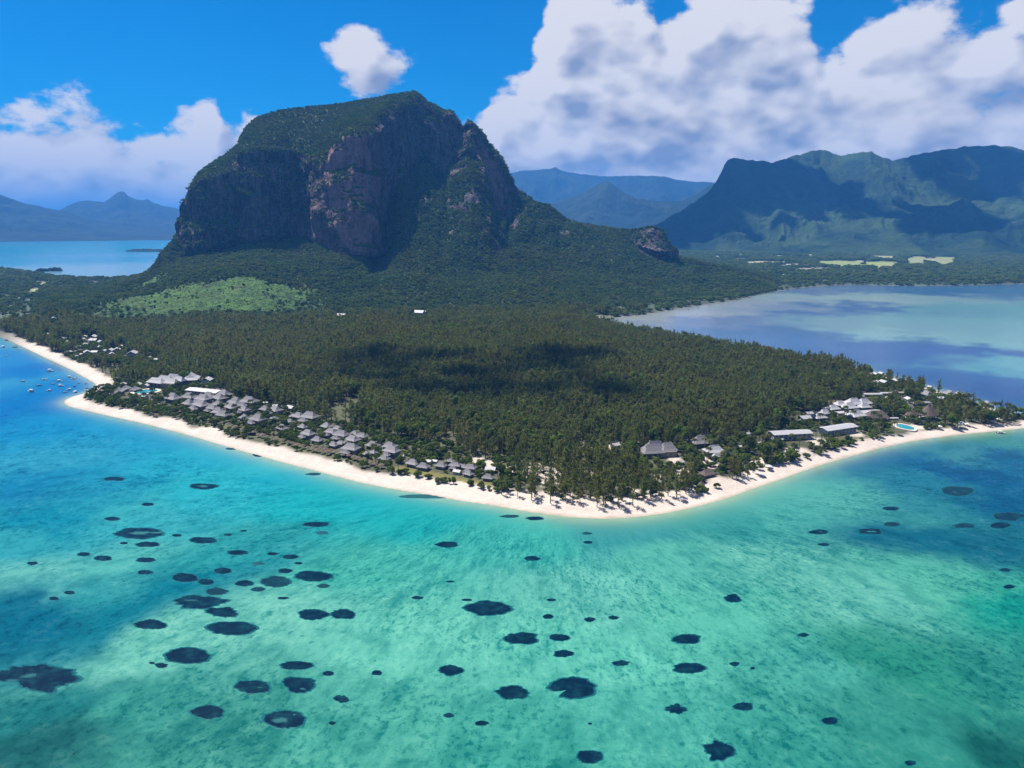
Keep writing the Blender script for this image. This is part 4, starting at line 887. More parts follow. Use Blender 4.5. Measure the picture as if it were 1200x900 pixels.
def patch(px, py, hw, hh, label, pale=None, lobes=(), rough=.10, seed=0, tone=0.0, notch=None):
    NA, NRg = 76, 12
    th_ = np.linspace(0, 2 * math.pi, NA, endpoint=False)
    rad = 1 + rough * fbm(np.cos(th_) * 1.6 + seed * 3.1, np.sin(th_) * 1.6, th_ * 0 + seed, oct=4, seed=seed) * 2.0 + rough * .8 * fbm(np.cos(th_) * 7 + seed, np.sin(th_) * 6, th_ * 0, oct=2, seed=seed + 3)
    for la, lw, lh in lobes:
        dlt = np.angle(np.exp(1j * (th_ - la))); rad += lh * np.exp(-(dlt / lw) ** 2)
    cxw, cyw = gp(px, py)
    ex = gp(px + hw, py)[0] - cxw; fa = gp(px, py - hh); fb_ = gp(px, py + hh); ey = (fa[1] - fb_[1]) / 2
    skew = ((fa[0] - fb_[0]) / 2) / max(ey, 1e-6)
    rg_ = np.array([0, .2, .38, .52, .64, .74, .82, .89, .94, .97, 1.0, 1.02])
    def surf(sc_, zed):
        rr_ = rg_[:, None] * rad[None] * sc_; u = rr_ * np.cos(th_); v_ = rr_ * np.sin(th_)
        return np.stack([cxw + u * ex + v_ * ey * skew, cyw + v_ * ey, zed + 0 * u], -1), u, v_
    Pt, u, v_ = surf(1.0, 0.0)
    h_ = .022 + .008 * fbm(Pt[..., 0] / 2.5, Pt[..., 1] / 2.5, oct=3, seed=seed + 9); prof = np.clip((1.0 - rg_) / .12, -.2, 1)[:, None]
    Pt[..., 2] = np.where(prof > -.05, .014 + h_ * prof, -.02)
    me = np_mesh('coral', Pt.reshape(-1, 3), grid_quads(len(rg_), NA, True))
    pv = np.zeros(u.shape) + tone
    if pale:
        for pu, pv_, pr, ps in pale: pv = np.maximum(pv, ps * sstep(fbm(u * 3 + seed, v_ * 3, oct=3, seed=seed) * .5 + 1.1 - np.sqrt(((u - pu) / pr[0] * 1.5) ** 2 + ((v_ - pv_) / pr[1] * 1.5) ** 2), .0, .35))
    put_attr(me, 'pale', pv.ravel()); put_attr(me, 'edge', np.repeat(sstep(rg_, .78, 1.0)[:, None], NA, 1).ravel())
    t = link('coral_patch', me, MATS['coral'], category='coral patch', label=label, group='dark coral patches in the lagoon')
    return t


PAT = [(134,561,13,2.5,'thin dark coral patch off the left beach, farthest out of the left ones'),(238,570,18,3.4,'flat ring-shaped coral patch with pale middle off the left beach',[(0,.1,(.45,.5),.8)]),(173,591,7,2,'small coral patch left above the large open ring patch'),(132,608,10,2.4,'narrow coral patch above the large open ring patch'),
 (163,625,29,7,'large open ring-shaped coral patch with pale centre at left',[(.05,.05,(.62,.35),.9),(.75,.1,(.5,.16),.9)]),(145,636.5,5,1.6,'tiny coral patch just under the large open ring'),(174,638,15,3.2,'bean-shaped coral patch just under the large open ring'),(207,627.5,6,1.6,'tiny coral patch right of the large open ring'),(238,633,16,4,'oval coral patch right of the large open ring'),
 (98,649.5,7.5,2.6,'small oval coral patch left of a slightly larger one'),(121,654,11,3.2,'oval coral patch just right of a smaller one at left'),(171,656,12,3,'flat coral patch below the bean-shaped one'),(170,670.5,10,3,'flat coral patch, lower of two stacked at left'),(38,660,6.5,2.2,'lone small coral patch nearest the left edge'),(81,694.5,6.5,2.3,'small coral patch, right one of a pair in dark water'),(63,701.5,6,2.2,'small coral patch, left one of a pair in dark water'),
 (279,647.5,13,3,'narrow coral patch between the oval patch and the cluster'),(319.5,649,7,2,'small narrow coral patch above the big cluster'),(340,652.5,9.5,2.8,'narrow coral patch above right of the big cluster'),(267.5,626.5,5,1.4,'tiny coral streak right of the oval patch'),(285.5,622,4,1.3,'tiniest coral speck above the cluster'),(370,614.5,17,3.3,'dark flat coral patch alone towards the left beach'),(378,624.5,7,2,'faint coral patch just under the lone flat one',None,.45),
 (303,660.5,7,2,'faint small coral patch at the cluster top',None,.4),(349.5,660,5,1.6,'tiny coral patch at the cluster top right'),(216,676.5,18,5.6,'oval coral patch at the left end of the cluster'),(241,682,10.5,3.6,'coral patch touching the right of the left-end oval'),(261,669,11,4,'tilted coral patch at the top of the cluster'),(286,683.5,11.5,3.6,'middle coral patch left of the big twin ovals'),(322,681.5,19,6.5,'left one of the two big smooth oval coral patches',None,.12),
 (334,669,9,3,'coral patch above and between the twin ovals'),(368,675,23,6.6,'right one of the two big smooth oval coral patches'),(379,686.5,8,2.6,'small coral patch tucked under the right twin oval',None,.2),(302.5,690.5,9.5,3,'small coral patch tucked under the left twin oval',None,.15),(254,693,13.5,4.6,'coral patch just above the widest cluster patch',None,.12),(233,704.5,32,8.2,'widest coral patch of the cluster with pale streak',[(-.25,.15,(.35,.25),.5)]),
 (261,717,20,6,'ragged coral patch below the widest cluster patch'),(270,736,27,8.2,'two-lobed coral patch at the bottom of the cluster'),(177.5,732,17,6.2,'round coral patch left of the two-lobed one'),(366.5,720.5,19,6.6,'left one of two neighbouring coral patches beside pale sand'),(403,719.5,15,6,'right one of two neighbouring coral patches beside pale sand'),(331.5,701,7,1.7,'thin coral sliver below the twin ovals'),
 (221,768,28,9.5,'big coral patch with two small ears'),(189,780,7.5,3.1,'small coral patch below left of the eared one'),(178,777,3.5,1.5,'tiny coral speck left of the eared patch'),(42,794,46,15,'huge ragged coral patch with pale inside at the left edge',[(-.1,.12,(.42,.22),.8),(-.6,-.25,(.22,.2),.6)]),(348.5,780,20,5.4,'flat coral patch above the one with a white nick'),(296,805,22,8.2,'coral patch with pale speck, left of the white-nicked one',[(.45,-.05,(.12,.12),.8)]),
 (351,802,21,9.6,'lumpy coral patch with a white nick at its foot',[(.2,-.55,(.25,.12),.9)]),(385,789,7.5,3.2,'small coral patch right of the flat one'),(401,819,9,4.6,'small ragged coral patch near lower centre left'),(244,834.5,20,8.6,'dark oval coral patch low at left with a fading tail'),(334,843,26,11.6,'coral patch with a large grey middle at lower left',[(-.25,-.1,(.5,.42),.75),(.45,.5,(.14,.1),.9)]),(389,847.5,4.5,2.2,'tiny coral dot right of the grey-centred patch'),
 (524,638,14,3.6,'narrow oval coral patch below the dune grass beach'),(623,654.5,9.5,3,'narrow coral patch below the sandy point'),(572,712.5,26,8.8,'wide two-lobed coral patch in mid lagoon'),(611,748,22,7.2,'smooth oval coral patch in mid lagoon'),(655,747,12,4.1,'small oval coral patch right of the smooth one'),(660,766,12,4.4,'small oval coral patch beneath another at mid lagoon'),(529,785.5,15,6.2,'round coral patch in the lower middle'),(602,811.5,20,8,'coral patch with a stub on its left'),
 (672,806,28,13,'biggest lobed coral patch with a notch in the lower middle'),(441.5,788.5,6.5,3,'lone small coral patch between the left and middle groups'),(642.5,722.5,7,3,'small coral patch, leftmost of three in a row'),(691,726,7,2.9,'small coral patch, middle of three in a row'),(719,724,6,2.5,'small coral patch, rightmost of three in a row'),(728,777,10.5,3.6,'small oval coral patch right of the biggest lobed one'),(526,838.5,6.5,2.8,'small coral patch, left of two near the bottom'),(564.5,847.5,8,3.2,'small coral patch, right of two near the bottom'),
 (691,887,17,8.2,'coral patch at the bottom edge in the middle'),(691.5,848,2.6,1.4,'coral speck above the bottom edge patch'),(489,700.5,6,2,'tiny coral patch left of the wide two-lobed one'),(528,681.5,5,1.2,'thin coral sliver upper middle'),(547,703,6,1.5,'thin coral sliver touching the wide two-lobed patch'),(646,703,6,1.8,'thin coral sliver above the row of three'),(689,635.5,6,1.7,'lower coral sliver of two under the sandy point'),(688,625,6,1.6,'upper coral sliver of two under the sandy point',None,.2),
 (858,701,11,5.4,'coral patch with a bite, alone right of the middle'),(805,749,17.5,6,'upper oval coral patch of two right of the middle'),(807,783,20,6.6,'lower oval coral patch of two right of the middle'),(941,744,6.5,2.6,'lone small coral patch on the right'),(861,778,6,2.8,'small coral dot right of the lower oval'),(882,783,3,1.6,'coral speck right of a small dot'),(871,828,11.5,5.2,'wedge-shaped coral patch on the lower right'),(972.5,844.5,10.5,5,'tilted coral patch farthest right near the bottom'),
 (843,880,18,11.5,'ragged coral patch at the bottom edge right of the middle'),(792,831,13,6,'ragged coral patch left of the wedge-shaped one'),(959,623.5,12,3,'coral patch ring off the right beach',[(.2,.1,(.4,.3),.6)]),(1021,623,17,3.6,'streaky coral ring farther right off the beach',[(0,0,(.6,.35),.9)]),(965,638,7,2,'small coral sliver under the right ring patch'),(1121,575.5,20,6.5,'faint broad coral patch in the deep blue right bay',[(-.1,-.1,(.35,.2),.5)],.10),(1182,605,19,5.2,'long coral patch in dark water at the right edge',None,.06),(1172,615.5,13,4,'coral patch just under the long one at the right edge'),
 (1178,668,7,2.2,'small coral patch, upper of two at the right edge'),(1183,687.5,7,2.5,'small coral patch, lower of two at the right edge'),(1044,596,10,2.5,'thin coral sliver in the right bay, upper'),(1045,614.5,10,3,'thin coral patch in the right bay, lower',None,.1),(1129,616,15,3.2,'ragged coral streak right of the bay middle',None,.1),(1067,894,7,3.4,'small coral patch at the bottom edge on the right'),(626.5,607.5,11,2.2,'dark weed-grown reef sliver beside the sandy point'),(597,605,11,1.8,'dark reef sliver left of its neighbour near the point',None,.2),
 (303,533,7,2.4,'dark rock patch close to the left beach'),(505,581.5,34,2.6,'long grey-green reef shelf hugging the beach below the dune grass',None,.55),(270,526,6,1.3,'little reef sliver close to the left beach',None,.3),(367,555.5,9,1.6,'reef sliver close to the beach below the umbrellas',None,.2)]
LOB = {'eared': [(2.65, .16, .30), (.55, .16, .22)], 'two-lobed': [(0, .7, .12), (3.1, .7, .10)], 'stub': [(3.0, .2, .25)], 'notch': [(3.75, .16, -.55), (2.9, .4, .1)], 'bite': [(2.5, .2, -.35)], 'huge ragged': [(.55, .2, .25), (5.0, .3, .2), (3.9, .3, -.2)], 'bottom edge right': [(2.7, .15, .3), (4.2, .3, .15), (.2, .3, -.15)]}
for i, it in enumerate(PAT):
    px, py, hw, hh, lb = it[:5]; lob = [l for k_, v_ in LOB.items() if k_ in lb for l in v_]
    patch(px, py, hw, hh, lb, it[5] if len(it) > 5 else None, lob, .22 if 'ragged' in lb or 'streak' in lb or hw > 40 else (.13 if hw < 24 else .11), seed=i * 7 + 1, tone=it[6] if len(it) > 6 else 0.0)

# ------------------------------------------------------------------ trees
def tri_leaf(mb, c_, dirv, side, L, W_, mi):
    a = Vector(c_); d_ = Vector(dirv).normalized() * L; s_ = Vector(side).normalized() * W_
    mb.add([a - s_ * .5, a + s_ * .5, a + d_], [(0, 1, 2)], mi)


def rv(): return Vector((random.gauss(0, 1), random.gauss(0, 1), random.gauss(0, 1))).normalized()


def casuarina(seed, nl=300, H=14.0):
    random.seed(seed); tr = MB(); cr = MB()
    lean = (random.uniform(-.5, .5), random.uniform(-.5, .5))
    ptsx = [(lean[0] * (z / H) ** 2, lean[1] * (z / H) ** 2, z) for z in (-1, 2, H * .4, H * .75, H * .97)]
    tr.tube(ptsx, [.34, .27, .19, .10, .03], 6)
    rmax = random.uniform(2.3, 3.1); lim = []
    for k_ in range(16):
        h = H * random.uniform(.20, .86); a_ = random.uniform(0, 6.28); L = rmax * (1 - (h / H)) ** .6 * random.uniform(.7, 1.15) + .3
        p0 = Vector((lean[0] * (h / H) ** 2, lean[1] * (h / H) ** 2, h)); p1 = p0 + Vector((math.cos(a_) * L, math.sin(a_) * L, L * random.uniform(.35, .9))); lim.append((p0, p1))
        mid = (p0 + p1) / 2; sd_ = Vector((-math.sin(a_), math.cos(a_), 0)) * .06
        tr.add([p0 - sd_, p0 + sd_, p1], [(0, 1, 2)])
    for p0, p1 in lim:
        for q in range(nl // 17):
            t_ = random.uniform(.25, 1.1); c_ = p0.lerp(p1, t_) + rv() * .45 * (1.2 - .3 * t_)
            dv = (rv() * .9 + Vector((0, 0, .55))); tri_leaf(cr, c_, dv, rv(), random.uniform(.7, 1.5), random.uniform(.35, .7), 0)
    for q in range(nl // 8):
        h = H * random.uniform(.75, 1.0); rr_ = .9 * (1.06 - h / H) * 2.2; c_ = (lean[0] + random.gauss(0, rr_ * .4), lean[1] + random.gauss(0, rr_ * .4), h); tri_leaf(cr, c_, rv() * .6 + Vector((0, 0, .8)), rv(), random.uniform(.7, 1.3), random.uniform(.3, .6), 0)
    return tr, cr


def bush(seed, n_=150, lobes=6):
    random.seed(seed); tr = MB(); cr = MB()
    tr.tube([(0, 0, -1), (.1, 0, 1.6), (.2, .1, 3.4)], [.3, .24, .12], 5)
    ctr = [(Vector((random.gauss(0, 1.25), random.gauss(0, 1.25), random.uniform(2.0, 4.2))), random.uniform(1.2, 2.0)) for _ in range(lobes)]
    for c_, r_ in ctr:
        k_ = 6; base = [(c_.x + r_ * .72 * math.cos(2 * math.pi * i / k_), c_.y + r_ * .72 * math.sin(2 * math.pi * i / k_)) for i in range(k_)]
        cr.rings([[(x_ * .6 + c_.x * .4, y_ * .6 + c_.y * .4, c_.z - r_ * .6) for x_, y_ in base], [(x_, y_, c_.z) for x_, y_ in base], [(x_ * .5 + c_.x * .5, y_ * .5 + c_.y * .5, c_.z + r_ * .65) for x_, y_ in base]])
        for q in range(n_ // lobes):
            u = rv(); u.z = abs(u.z) * 1.1 - .25; p = c_ + u * r_ * random.uniform(.75, 1.12); t_ = u.cross(rv()).normalized()
            s_ = random.uniform(.35, .75); b_ = u.cross(t_).normalized(); nrm = (u * .3 + rv() * .5)
            cr.add([p - t_ * s_, p + b_ * s_ * .7 + nrm * .15, p + t_ * s_, p - b_ * s_ * .7 - nrm * .15], [(0, 1, 2, 3)])
    return tr, cr


def palm(seed):
    random.seed(seed); tr = MB(); cr = MB(); H = random.uniform(7.5, 10); bx, by = random.uniform(-1, 1), random.uniform(-1, 1)
    tr.tube([(bx * t_ ** 2, by * t_ ** 2, -1 + (H + 1) * t_) for t_ in (0, .25, .5, .75, 1)], [.28, .2, .17, .15, .14], 6)
    for k_ in range(15):
        a_ = 2 * math.pi * k_ / 15 + random.uniform(-.2, .2); up = random.uniform(.1, .9); L = random.uniform(2.8, 3.6); prev = None
        d_ = Vector((math.cos(a_), math.sin(a_), 0)); s_ = Vector((-d_.y, d_.x, 0)); o = Vector((bx, by, H))
        for j in range(5):
            t_ = j / 4; c_ = o + d_ * L * t_ * (1 - .12 * t_) + Vector((0, 0, up * t_ * 2.2 - (1.5 + up) * t_ * t_ * 1.6)); w_ = (.16 + .5 * math.sin(math.pi * min(t_ + .12, 1))) * (1 if j < 4 else .25)
            cur = [c_ - s_ * w_ - Vector((0, 0, w_ * .5)), c_, c_ + s_ * w_ - Vector((0, 0, w_ * .5))]
            if prev: cr.add(prev + cur, [(0, 1, 4, 3), (1, 2, 5, 4)])
            prev = cur
    return tr, cr


TREES = {}
def variants(kind, gen, nvar, leaf, bark):
    col_ = bpy.data.collections.new(kind + '_source'); lst = []
    for i in range(nvar):
        tr, cr = gen(1000 + i * 13 + len(kind)); tm = tr.mesh(kind + '_trunk', bark, True); cm = cr.mesh(kind + '_crown', leaf)
        j = MB(); j.add(tr.v, tr.f, 0); j.add(cr.v, cr.f, 1); jm = j.mesh(kind, [bark, leaf]); o = bpy.data.objects.new(kind, jm); col_.objects.link(o); lst.append((tm, cm))
    TREES[kind] = (lst, col_)


variants('casuarina', casuarina, 8, 'leaf_casuarina', 'bark'); variants('bush', bush, 6, 'leaf_bush', 'bark'); variants('broadleaf', lambda s: bush(s, 210, 7), 5, 'leaf_broad', 'bark'); variants('palm', palm, 6, 'leaf_palm', 'palm_bark')
random.seed(21)


def scatter(name, kind, P_, S_, rz, label):
    me = bpy.data.meshes.new(name); me.vertices.add(len(P_)); me.vertices.foreach_set('co', P_.astype(np.float32).ravel())
    a = me.attributes.new('scl', 'FLOAT_VECTOR', 'POINT'); a.data.foreach_set('vector', S_.astype(np.float32).ravel())
    a = me.attributes.new('rot', 'FLOAT_VECTOR', 'POINT'); rot = np.zeros((len(P_), 3), np.float32); rot[:, 2] = rz; rot[:, :2] = rng.normal(0, .05, (len(P_), 2)); a.data.foreach_set('vector', rot.ravel())
    a = me.attributes.new('idx', 'INT', 'POINT'); a.data.foreach_set('value', rng.integers(0, 100, len(P_)).astype(np.int32))
    o = link(name, me, None, kind='stuff', label=label)
    ng = bpy.data.node_groups.new(name + '_scatter', 'GeometryNodeTree')
    ng.interface.new_socket('Geometry', in_out='INPUT', socket_type='NodeSocketGeometry'); ng.interface.new_socket('Geometry', in_out='OUTPUT', socket_type='NodeSocketGeometry')
    N = ng.nodes; L = ng.links; gi_, go_ = N.new('NodeGroupInput'), N.new('NodeGroupOutput'); iop = N.new('GeometryNodeInstanceOnPoints'); ci = N.new('GeometryNodeCollectionInfo')
    ci.inputs['Collection'].default_value = TREES[kind][1]; ci.inputs['Separate Children'].default_value = True; ci.inputs['Reset Children'].default_value = True
    def na(nm, dt): q = N.new('GeometryNodeInputNamedAttribute'); q.data_type = dt; q.inputs['Name'].default_value = nm; return [s_ for s_ in q.outputs if s_.enabled and s_.name == 'Attribute'][0]
    L.new(gi_.outputs[0], iop.inputs['Points']); L.new(ci.outputs[0], iop.inputs['Instance']); iop.inputs['Pick Instance'].default_value = True
    L.new(na('idx', 'INT'), iop.inputs['Instance Index'])
    e2r = N.new('FunctionNodeEulerToRotation'); L.new(na('rot', 'FLOAT_VECTOR'), e2r.inputs[0]); L.new(e2r.outputs[0], iop.inputs['Rotation']); L.new(na('scl', 'FLOAT_VECTOR'), iop.inputs['Scale'])
    L.new(iop.outputs[0], go_.inputs[0])
    md = o.modifiers.new('scatter', 'NODES'); md.node_group = ng; return o


# forest points: jittered grid on the land
sp = 4.0
gx, gy = np.meshgrid(np.arange(-1150, 700, sp), np.arange(330, 1330, sp)); gx = (gx + rng.uniform(-.48, .48, gx.shape) * sp).ravel(); gy = (gy + rng.uniform(-.48, .48, gy.shape) * sp).ravel()
inview = np.abs(gx) < gy * .80 + 40; gx, gy = gx[inview], gy[inview]
sdf = sdist(gx, gy); nzf = fbm(gx / 22, gy / 22, oct=4, seed=11); r_f = np.hypot(gx, gy); azf = np.arctan2(gx, gy); lrf = np.log(r_f)
tip = np.exp(-(((gx - 45) / 105) ** 2 + ((gy - 370) / 60) ** 2))
ok = sdf > np.where(gx < -20, 16, 12) + 5 * nzf
ok &= ~((tip > .45) & (sdf < 32) & (rng.random(len(gx)) < .30))
hill_limit = np.interp(azf, [polar(p, 360)[0] for p in (0, 60, 100, 300, 480, 700, 760)], [1300, 1300, 1190, 1120, 1150, 1200, 1250]) + 60 * nzf + 70 * (rng.random(len(gx)) - .5)
ok &= r_f < hill_limit
for e in SANDS: ok &= ~((ell(*e, azf, lrf) + .55 * nzf < .80) & (rng.random(len(gx)) < (.12 if e[1] > 575 else .70)))
for e in FIELDS: ok &= ~((ell(*e[:4], azf, lrf) < .95) & (rng.random(len(gx)) < .8))
okf = np.ones(len(gx), bool)
for x, y, r_ in OCC:
    ok &= (gx - x) ** 2 + (gy - y) ** 2 > (r_ + .4) ** 2
    vx, vy = x / math.hypot(x, y), y / math.hypot(x, y)        # open ground on the seaward side of the houses
    al = (gx - x) * vx + (gy - y) * vy; pe = np.abs((gx - x) * -vy + (gy - y) * vx)
    ok &= ~((al < 0) & (al > -r_ * 1.15) & (pe < r_ * .8)); okf &= ~((al < 0) & (al > -(r_ + 8.5 * math.hypot(x, y) / CAM_H)) & (pe < r_ * 1.0 + 1))
# resort strips: low garden planting instead of tall forest
RES = np.array([gp(*p, 3) for p in [(120, 455), (170, 470), (230, 476), (290, 492), (350, 508), (400, 520), (450, 535), (520, 550), (550, 555)]])
RESR = np.array([gp(*p, 3) for p in [(830, 535), (900, 525), (960, 505), (1010, 495), (1050, 485), (1090, 480), (1150, 480)]])
def pld(x, y, pl):
    dd = np.full(x.shape, 1e9)
    for i in range(len(pl) - 1):
        a, b = pl[i], pl[i + 1]; e = b - a; t_ = np.clip(((x - a[0]) * e[0] + (y - a[1]) * e[1]) / (e @ e), 0, 1); dd = np.minimum(dd, np.hypot(x - a[0] - t_ * e[0], y - a[1] - t_ * e[1]))
    return dd
dres = pld(gx, gy, RES); dresr = pld(gx, gy, RESR)
inres = dres < 34 + 8 * nzf; inresr = dresr < 30 + 8 * nzf
gz_ = np.maximum(ground_h(gx, gy, sdf), mtn_h(gx, gy))
grass_clear = np.zeros(len(gx), bool)
for i in range(3): grass_clear |= pld(gx, gy, GRASS) < 6
ok &= ~grass_clear
forest = ok & okf & ~inres & ~(inresr & (rng.random(len(gx)) < .75))
fi = np.where(forest)[0]
gap = fbm(gx[fi] / 45, gy[fi] / 45, oct=3, seed=81)
fi = fi[(gap > -.52) & (rng.random(len(fi)) < .93)]
hs = np.clip(rng.normal(1.0, .16, len(fi)), .6, 1.5) * (.92 + .28 * fbm(gx[fi] / 60, gy[fi] / 60, oct=3, seed=83)) * (1 - .18 * np.exp(-((sdf[fi] - 20) / 25) ** 2))
ws_ = hs * rng.uniform(.85, 1.25, len(fi))
near_i = np.argsort(r_f[fi])
vis = np.abs(gx[fi]) < gy[fi] * .735
cand = [i for i in near_i if vis[i]][:300]
nearset = np.zeros(len(fi), bool); nearset[cand] = True
def tree_label(x, y, sd_):
    row_ = 'front casuarina with bare trunk on the open sand' if sd_ < 21 else ('second-row feathery casuarina behind the sand' if sd_ < 32 else 'inner olive casuarina at the forest edge')
    where = 'left of the point' if x < -5 else ('on the left half of the point' if x < 28 else ('on the right half of the point' if x < 62 else ('just right of the point' if x < 110 else 'along the right shore')))
    return row_ + ', ' + where, 'casuarinas ' + where
for i in cand:
    q = fi[i]; lb, gr = tree_label(gx[q], gy[q], sdf[q]); tm, cm = TREES['casuarina'][0][rng.integers(0, 8)]
    t = thing('casuarina_tree', (gx[q], gy[q], gz_[q]), rng.uniform(0, 6.28), (ws_[i], ws_[i], hs[i]), lb, 'tree', gr); link('trunk', tm, None, t); link('crown', cm, None, t)
mixed = (~nearset) & (rng.random(len(fi)) < .05 + .16 * sstep(fbm(gx[fi] / 70, gy[fi] / 70, oct=3, seed=88), .05, .45)); mf = fi[mixed]; nearset = nearset | mixed; sm_ = rng.uniform(1.0, 1.75, len(mf))
scatter('forest_broadleaf', 'broadleaf', np.stack([gx[mf], gy[mf], gz_[mf] + 2.2], 1), np.stack([sm_, sm_, sm_ * 1.15], 1), rng.uniform(0, 6.28, len(mf)), 'lighter broadleaved crowns mixed into the casuarina forest')
rest = fi[~nearset]; S_ = np.stack([ws_[~nearset] * 1.08, ws_[~nearset] * 1.08, hs[~nearset]], 1)
scatter('casuarina_forest', 'casuarina', np.stack([gx[rest], gy[rest], gz_[rest]], 1), S_, rng.uniform(0, 6.28, len(rest)), 'dense casuarina forest filling the point')

# garden trees and palms in the resorts: individuals
gi2 = np.where(ok & (inres | inresr))[0]; rng.shuffle(gi2)
lf = [i for i in gi2 if inres[i]]; rt = [i for i in gi2 if inresr[i] and not inres[i]]
def put_tree(kind, nm, i, s_, lb, cat, gr):
    lst = TREES[kind][0]; tm, cm = lst[rng.integers(0, len(lst))]; t = thing(nm, (gx[i], gy[i], gz_[i]), rng.uniform(0, 6.28), s_, lb, cat, gr); link('trunk', tm, None, t); link('crown', cm, None, t)
def zone(i):
    x, y = gx[i], gy[i]; k_ = math.atan2(x, y); px = next((p for p in range(100, 1200, 10) if polar(p, 490)[0] > k_), 1200)
    for lim, nm in ((215, 'by the left pool and sandy spit'), (290, 'below the large hotel hall'), (375, 'among the mid-beach villas'), (470, 'behind the beach umbrellas'), (640, 'behind the dune grass'), (880, 'left of the white hotel wing'), (960, 'around the white hotel wing'), (1040, 'in front of the right hotel roofs'), (1110, 'round the thatched pavilions'), (1300, 'at the right end of the beach')):
        if px < lim: return nm
for i in lf[:210]: put_tree('broadleaf', 'garden_tree', i, rng.uniform(.55, 1.05), 'round bright green garden tree ' + zone(i), 'tree', 'garden trees ' + zone(i))
for i in lf[210:300]: put_tree('palm', 'palm_tree', i, rng.uniform(.75, 1.05), 'coconut palm with drooping fronds ' + zone(i), 'palm', 'palms ' + zone(i))
for i in rt[:150]: put_tree('palm', 'palm_tree', i, rng.uniform(.8, 1.15), 'coconut palm with drooping fronds ' + zone(i), 'palm', 'palms ' + zone(i))
for i in rt[150:220]: put_tree('broadleaf', 'garden_tree', i, rng.uniform(.6, 1.1), 'round bright green garden tree ' + zone(i), 'tree', 'garden trees ' + zone(i))
shr = np.array(lf[300:] + rt[220:] + [i for i in np.where(ok & ~okf & ~inres & ~inresr)[0]] + [i for i in np.where((tip > .2) & (sdf > 17 + 4 * nzf) & ok & (rng.random(len(gx)) < .40))[0]]); shr = shr[rng.random(len(shr)) < .8]; ss = rng.uniform(.35, .9, len(shr))
scatter('garden_shrubs', 'broadleaf', np.stack([gx[shr], gy[shr], gz_[shr]], 1), np.stack([ss, ss, ss * .8], 1), rng.uniform(0, 6.28, len(shr)), 'low green garden planting between the resort roofs')
# lone palms on the sandy spit
for px, py in [(113, 460), (118, 457), (122, 463), (127, 459), (116, 464), (121, 467), (131, 463), (125, 467), (112, 466), (134, 467)]:
    x, y = gp(px, py, 3); gz, _ = ground1(x, y); tm, cm = TREES['palm'][0][rng.integers(0, 6)]
    t = thing('palm_tree', (x, y, gz), rng.uniform(0, 6.28), rng.uniform(.7, 1.0), 'palm in the loose clump on the sandy spit', 'palm', 'palms on the sandy spit'); link('trunk', tm, None, t); link('crown', cm, None, t)

# bush wood on the slopes of the rock
Vf = V.reshape(-1, 3); vg_ = veg.ravel(); hl = np.clip(hill, 0, 1).ravel(); seg = S2.ravel(); nzz = nn2[..., 2].ravel()
cell = np.linalg.norm(np.gradient(V, axis=1), axis=-1) * np.linalg.norm(np.gradient(V, axis=0), axis=-1)
prob = cell.ravel() / 19.0 * (vg_ > .50) * (1 - .985 * sstep(hl + .25 * slope_n.ravel(), .20, .80)) * ((seg < 5.05) | ((seg < 6.9) & ((PXM.ravel() > 765) | (PXM.ravel() < 200)))) * (seg > .30)
cnt = np.floor(prob + rng.random(len(prob))).astype(int); cnt = np.minimum(cnt, 5)
ii = np.repeat(np.arange(len(prob)), cnt)
jit = rng.uniform(-2.6, 2.6, (len(ii), 3)); jit[:, 2] = 0
Pb = Vf[ii] + jit; Pb[:, 2] -= .8
sdb = sdist(Pb[:, 0], Pb[:, 1]); kb = (sdb > 4) & (Pb[:, 2] > 1.0); Pb = Pb[kb]; ii = ii[kb]
sb = rng.uniform(.45, 1.0, len(Pb)) * (1 + .35 * (rng.random(len(Pb)) < .12)) * np.where(seg[ii] > 4, .85, 1.0)
scatter('slope_wood', 'bush', Pb, np.stack([sb * 1.15, sb * 1.15, sb], 1), rng.uniform(0, 6.28, len(Pb)), 'green bush wood covering the slopes and plateau of the great rock')
probh = cell.ravel() / 30.0 * hl * (hl > .08) * (vg_ > .5); ch = np.minimum(np.floor(probh + rng.random(len(probh))).astype(int), 5); ih = np.repeat(np.arange(len(probh)), ch)
jh = rng.uniform(-2.4, 2.4, (len(ih), 3)); jh[:, 2] = -.9; Ph = Vf[ih] + jh; sh_ = rng.uniform(.14, .34, len(Ph))
scatter('hill_scrub', 'broadleaf', Ph, np.stack([sh_ * 1.35, sh_ * 1.35, sh_ * .75], 1), rng.uniform(0, 6.28, len(Ph)), 'bright green scrub on the sunlit hill below the great rock')
# bush wood on the far plain and the mangrove belts
xa = rng.uniform(-2200, 2600, 90000); ya = np.sqrt(rng.uniform(1150 ** 2, 3900 ** 2, 90000)); km = np.abs(xa) < ya * .78; xa, ya = xa[km], ya[km]
sda = sdist(xa, ya); ra = np.hypot(xa, ya); za = np.maximum(ground_h(xa, ya, sda), 0); mh = mtn_h(xa, ya)
aza, lra = np.arctan2(xa, ya), np.log(ra)
oka = (sda > 3) & (mh < za - .5) & (ra > 1150)
fna = fbm(xa / 70, ya / 70, oct=3, seed=31) + 1.1 * fbm(xa / 210, ya / 210, oct=3, seed=37)
for e in FIELDS: oka &= ell(*e[:4], aza, lra) + .45 * fna > .92
for x, y, r_ in OCC: oka &= (xa - x) ** 2 + (ya - y) ** 2 > (r_ + 9) ** 2
hid = (aza > polar(190, 300)[0]) & (aza < polar(770, 300)[0]) & (ra > 1600); oka &= ~hid
xa, ya, za = xa[oka], ya[oka], za[oka]; sa = rng.uniform(.9, 1.9, len(xa)) * (1 + .25 * (np.hypot(xa, ya) > 2200))
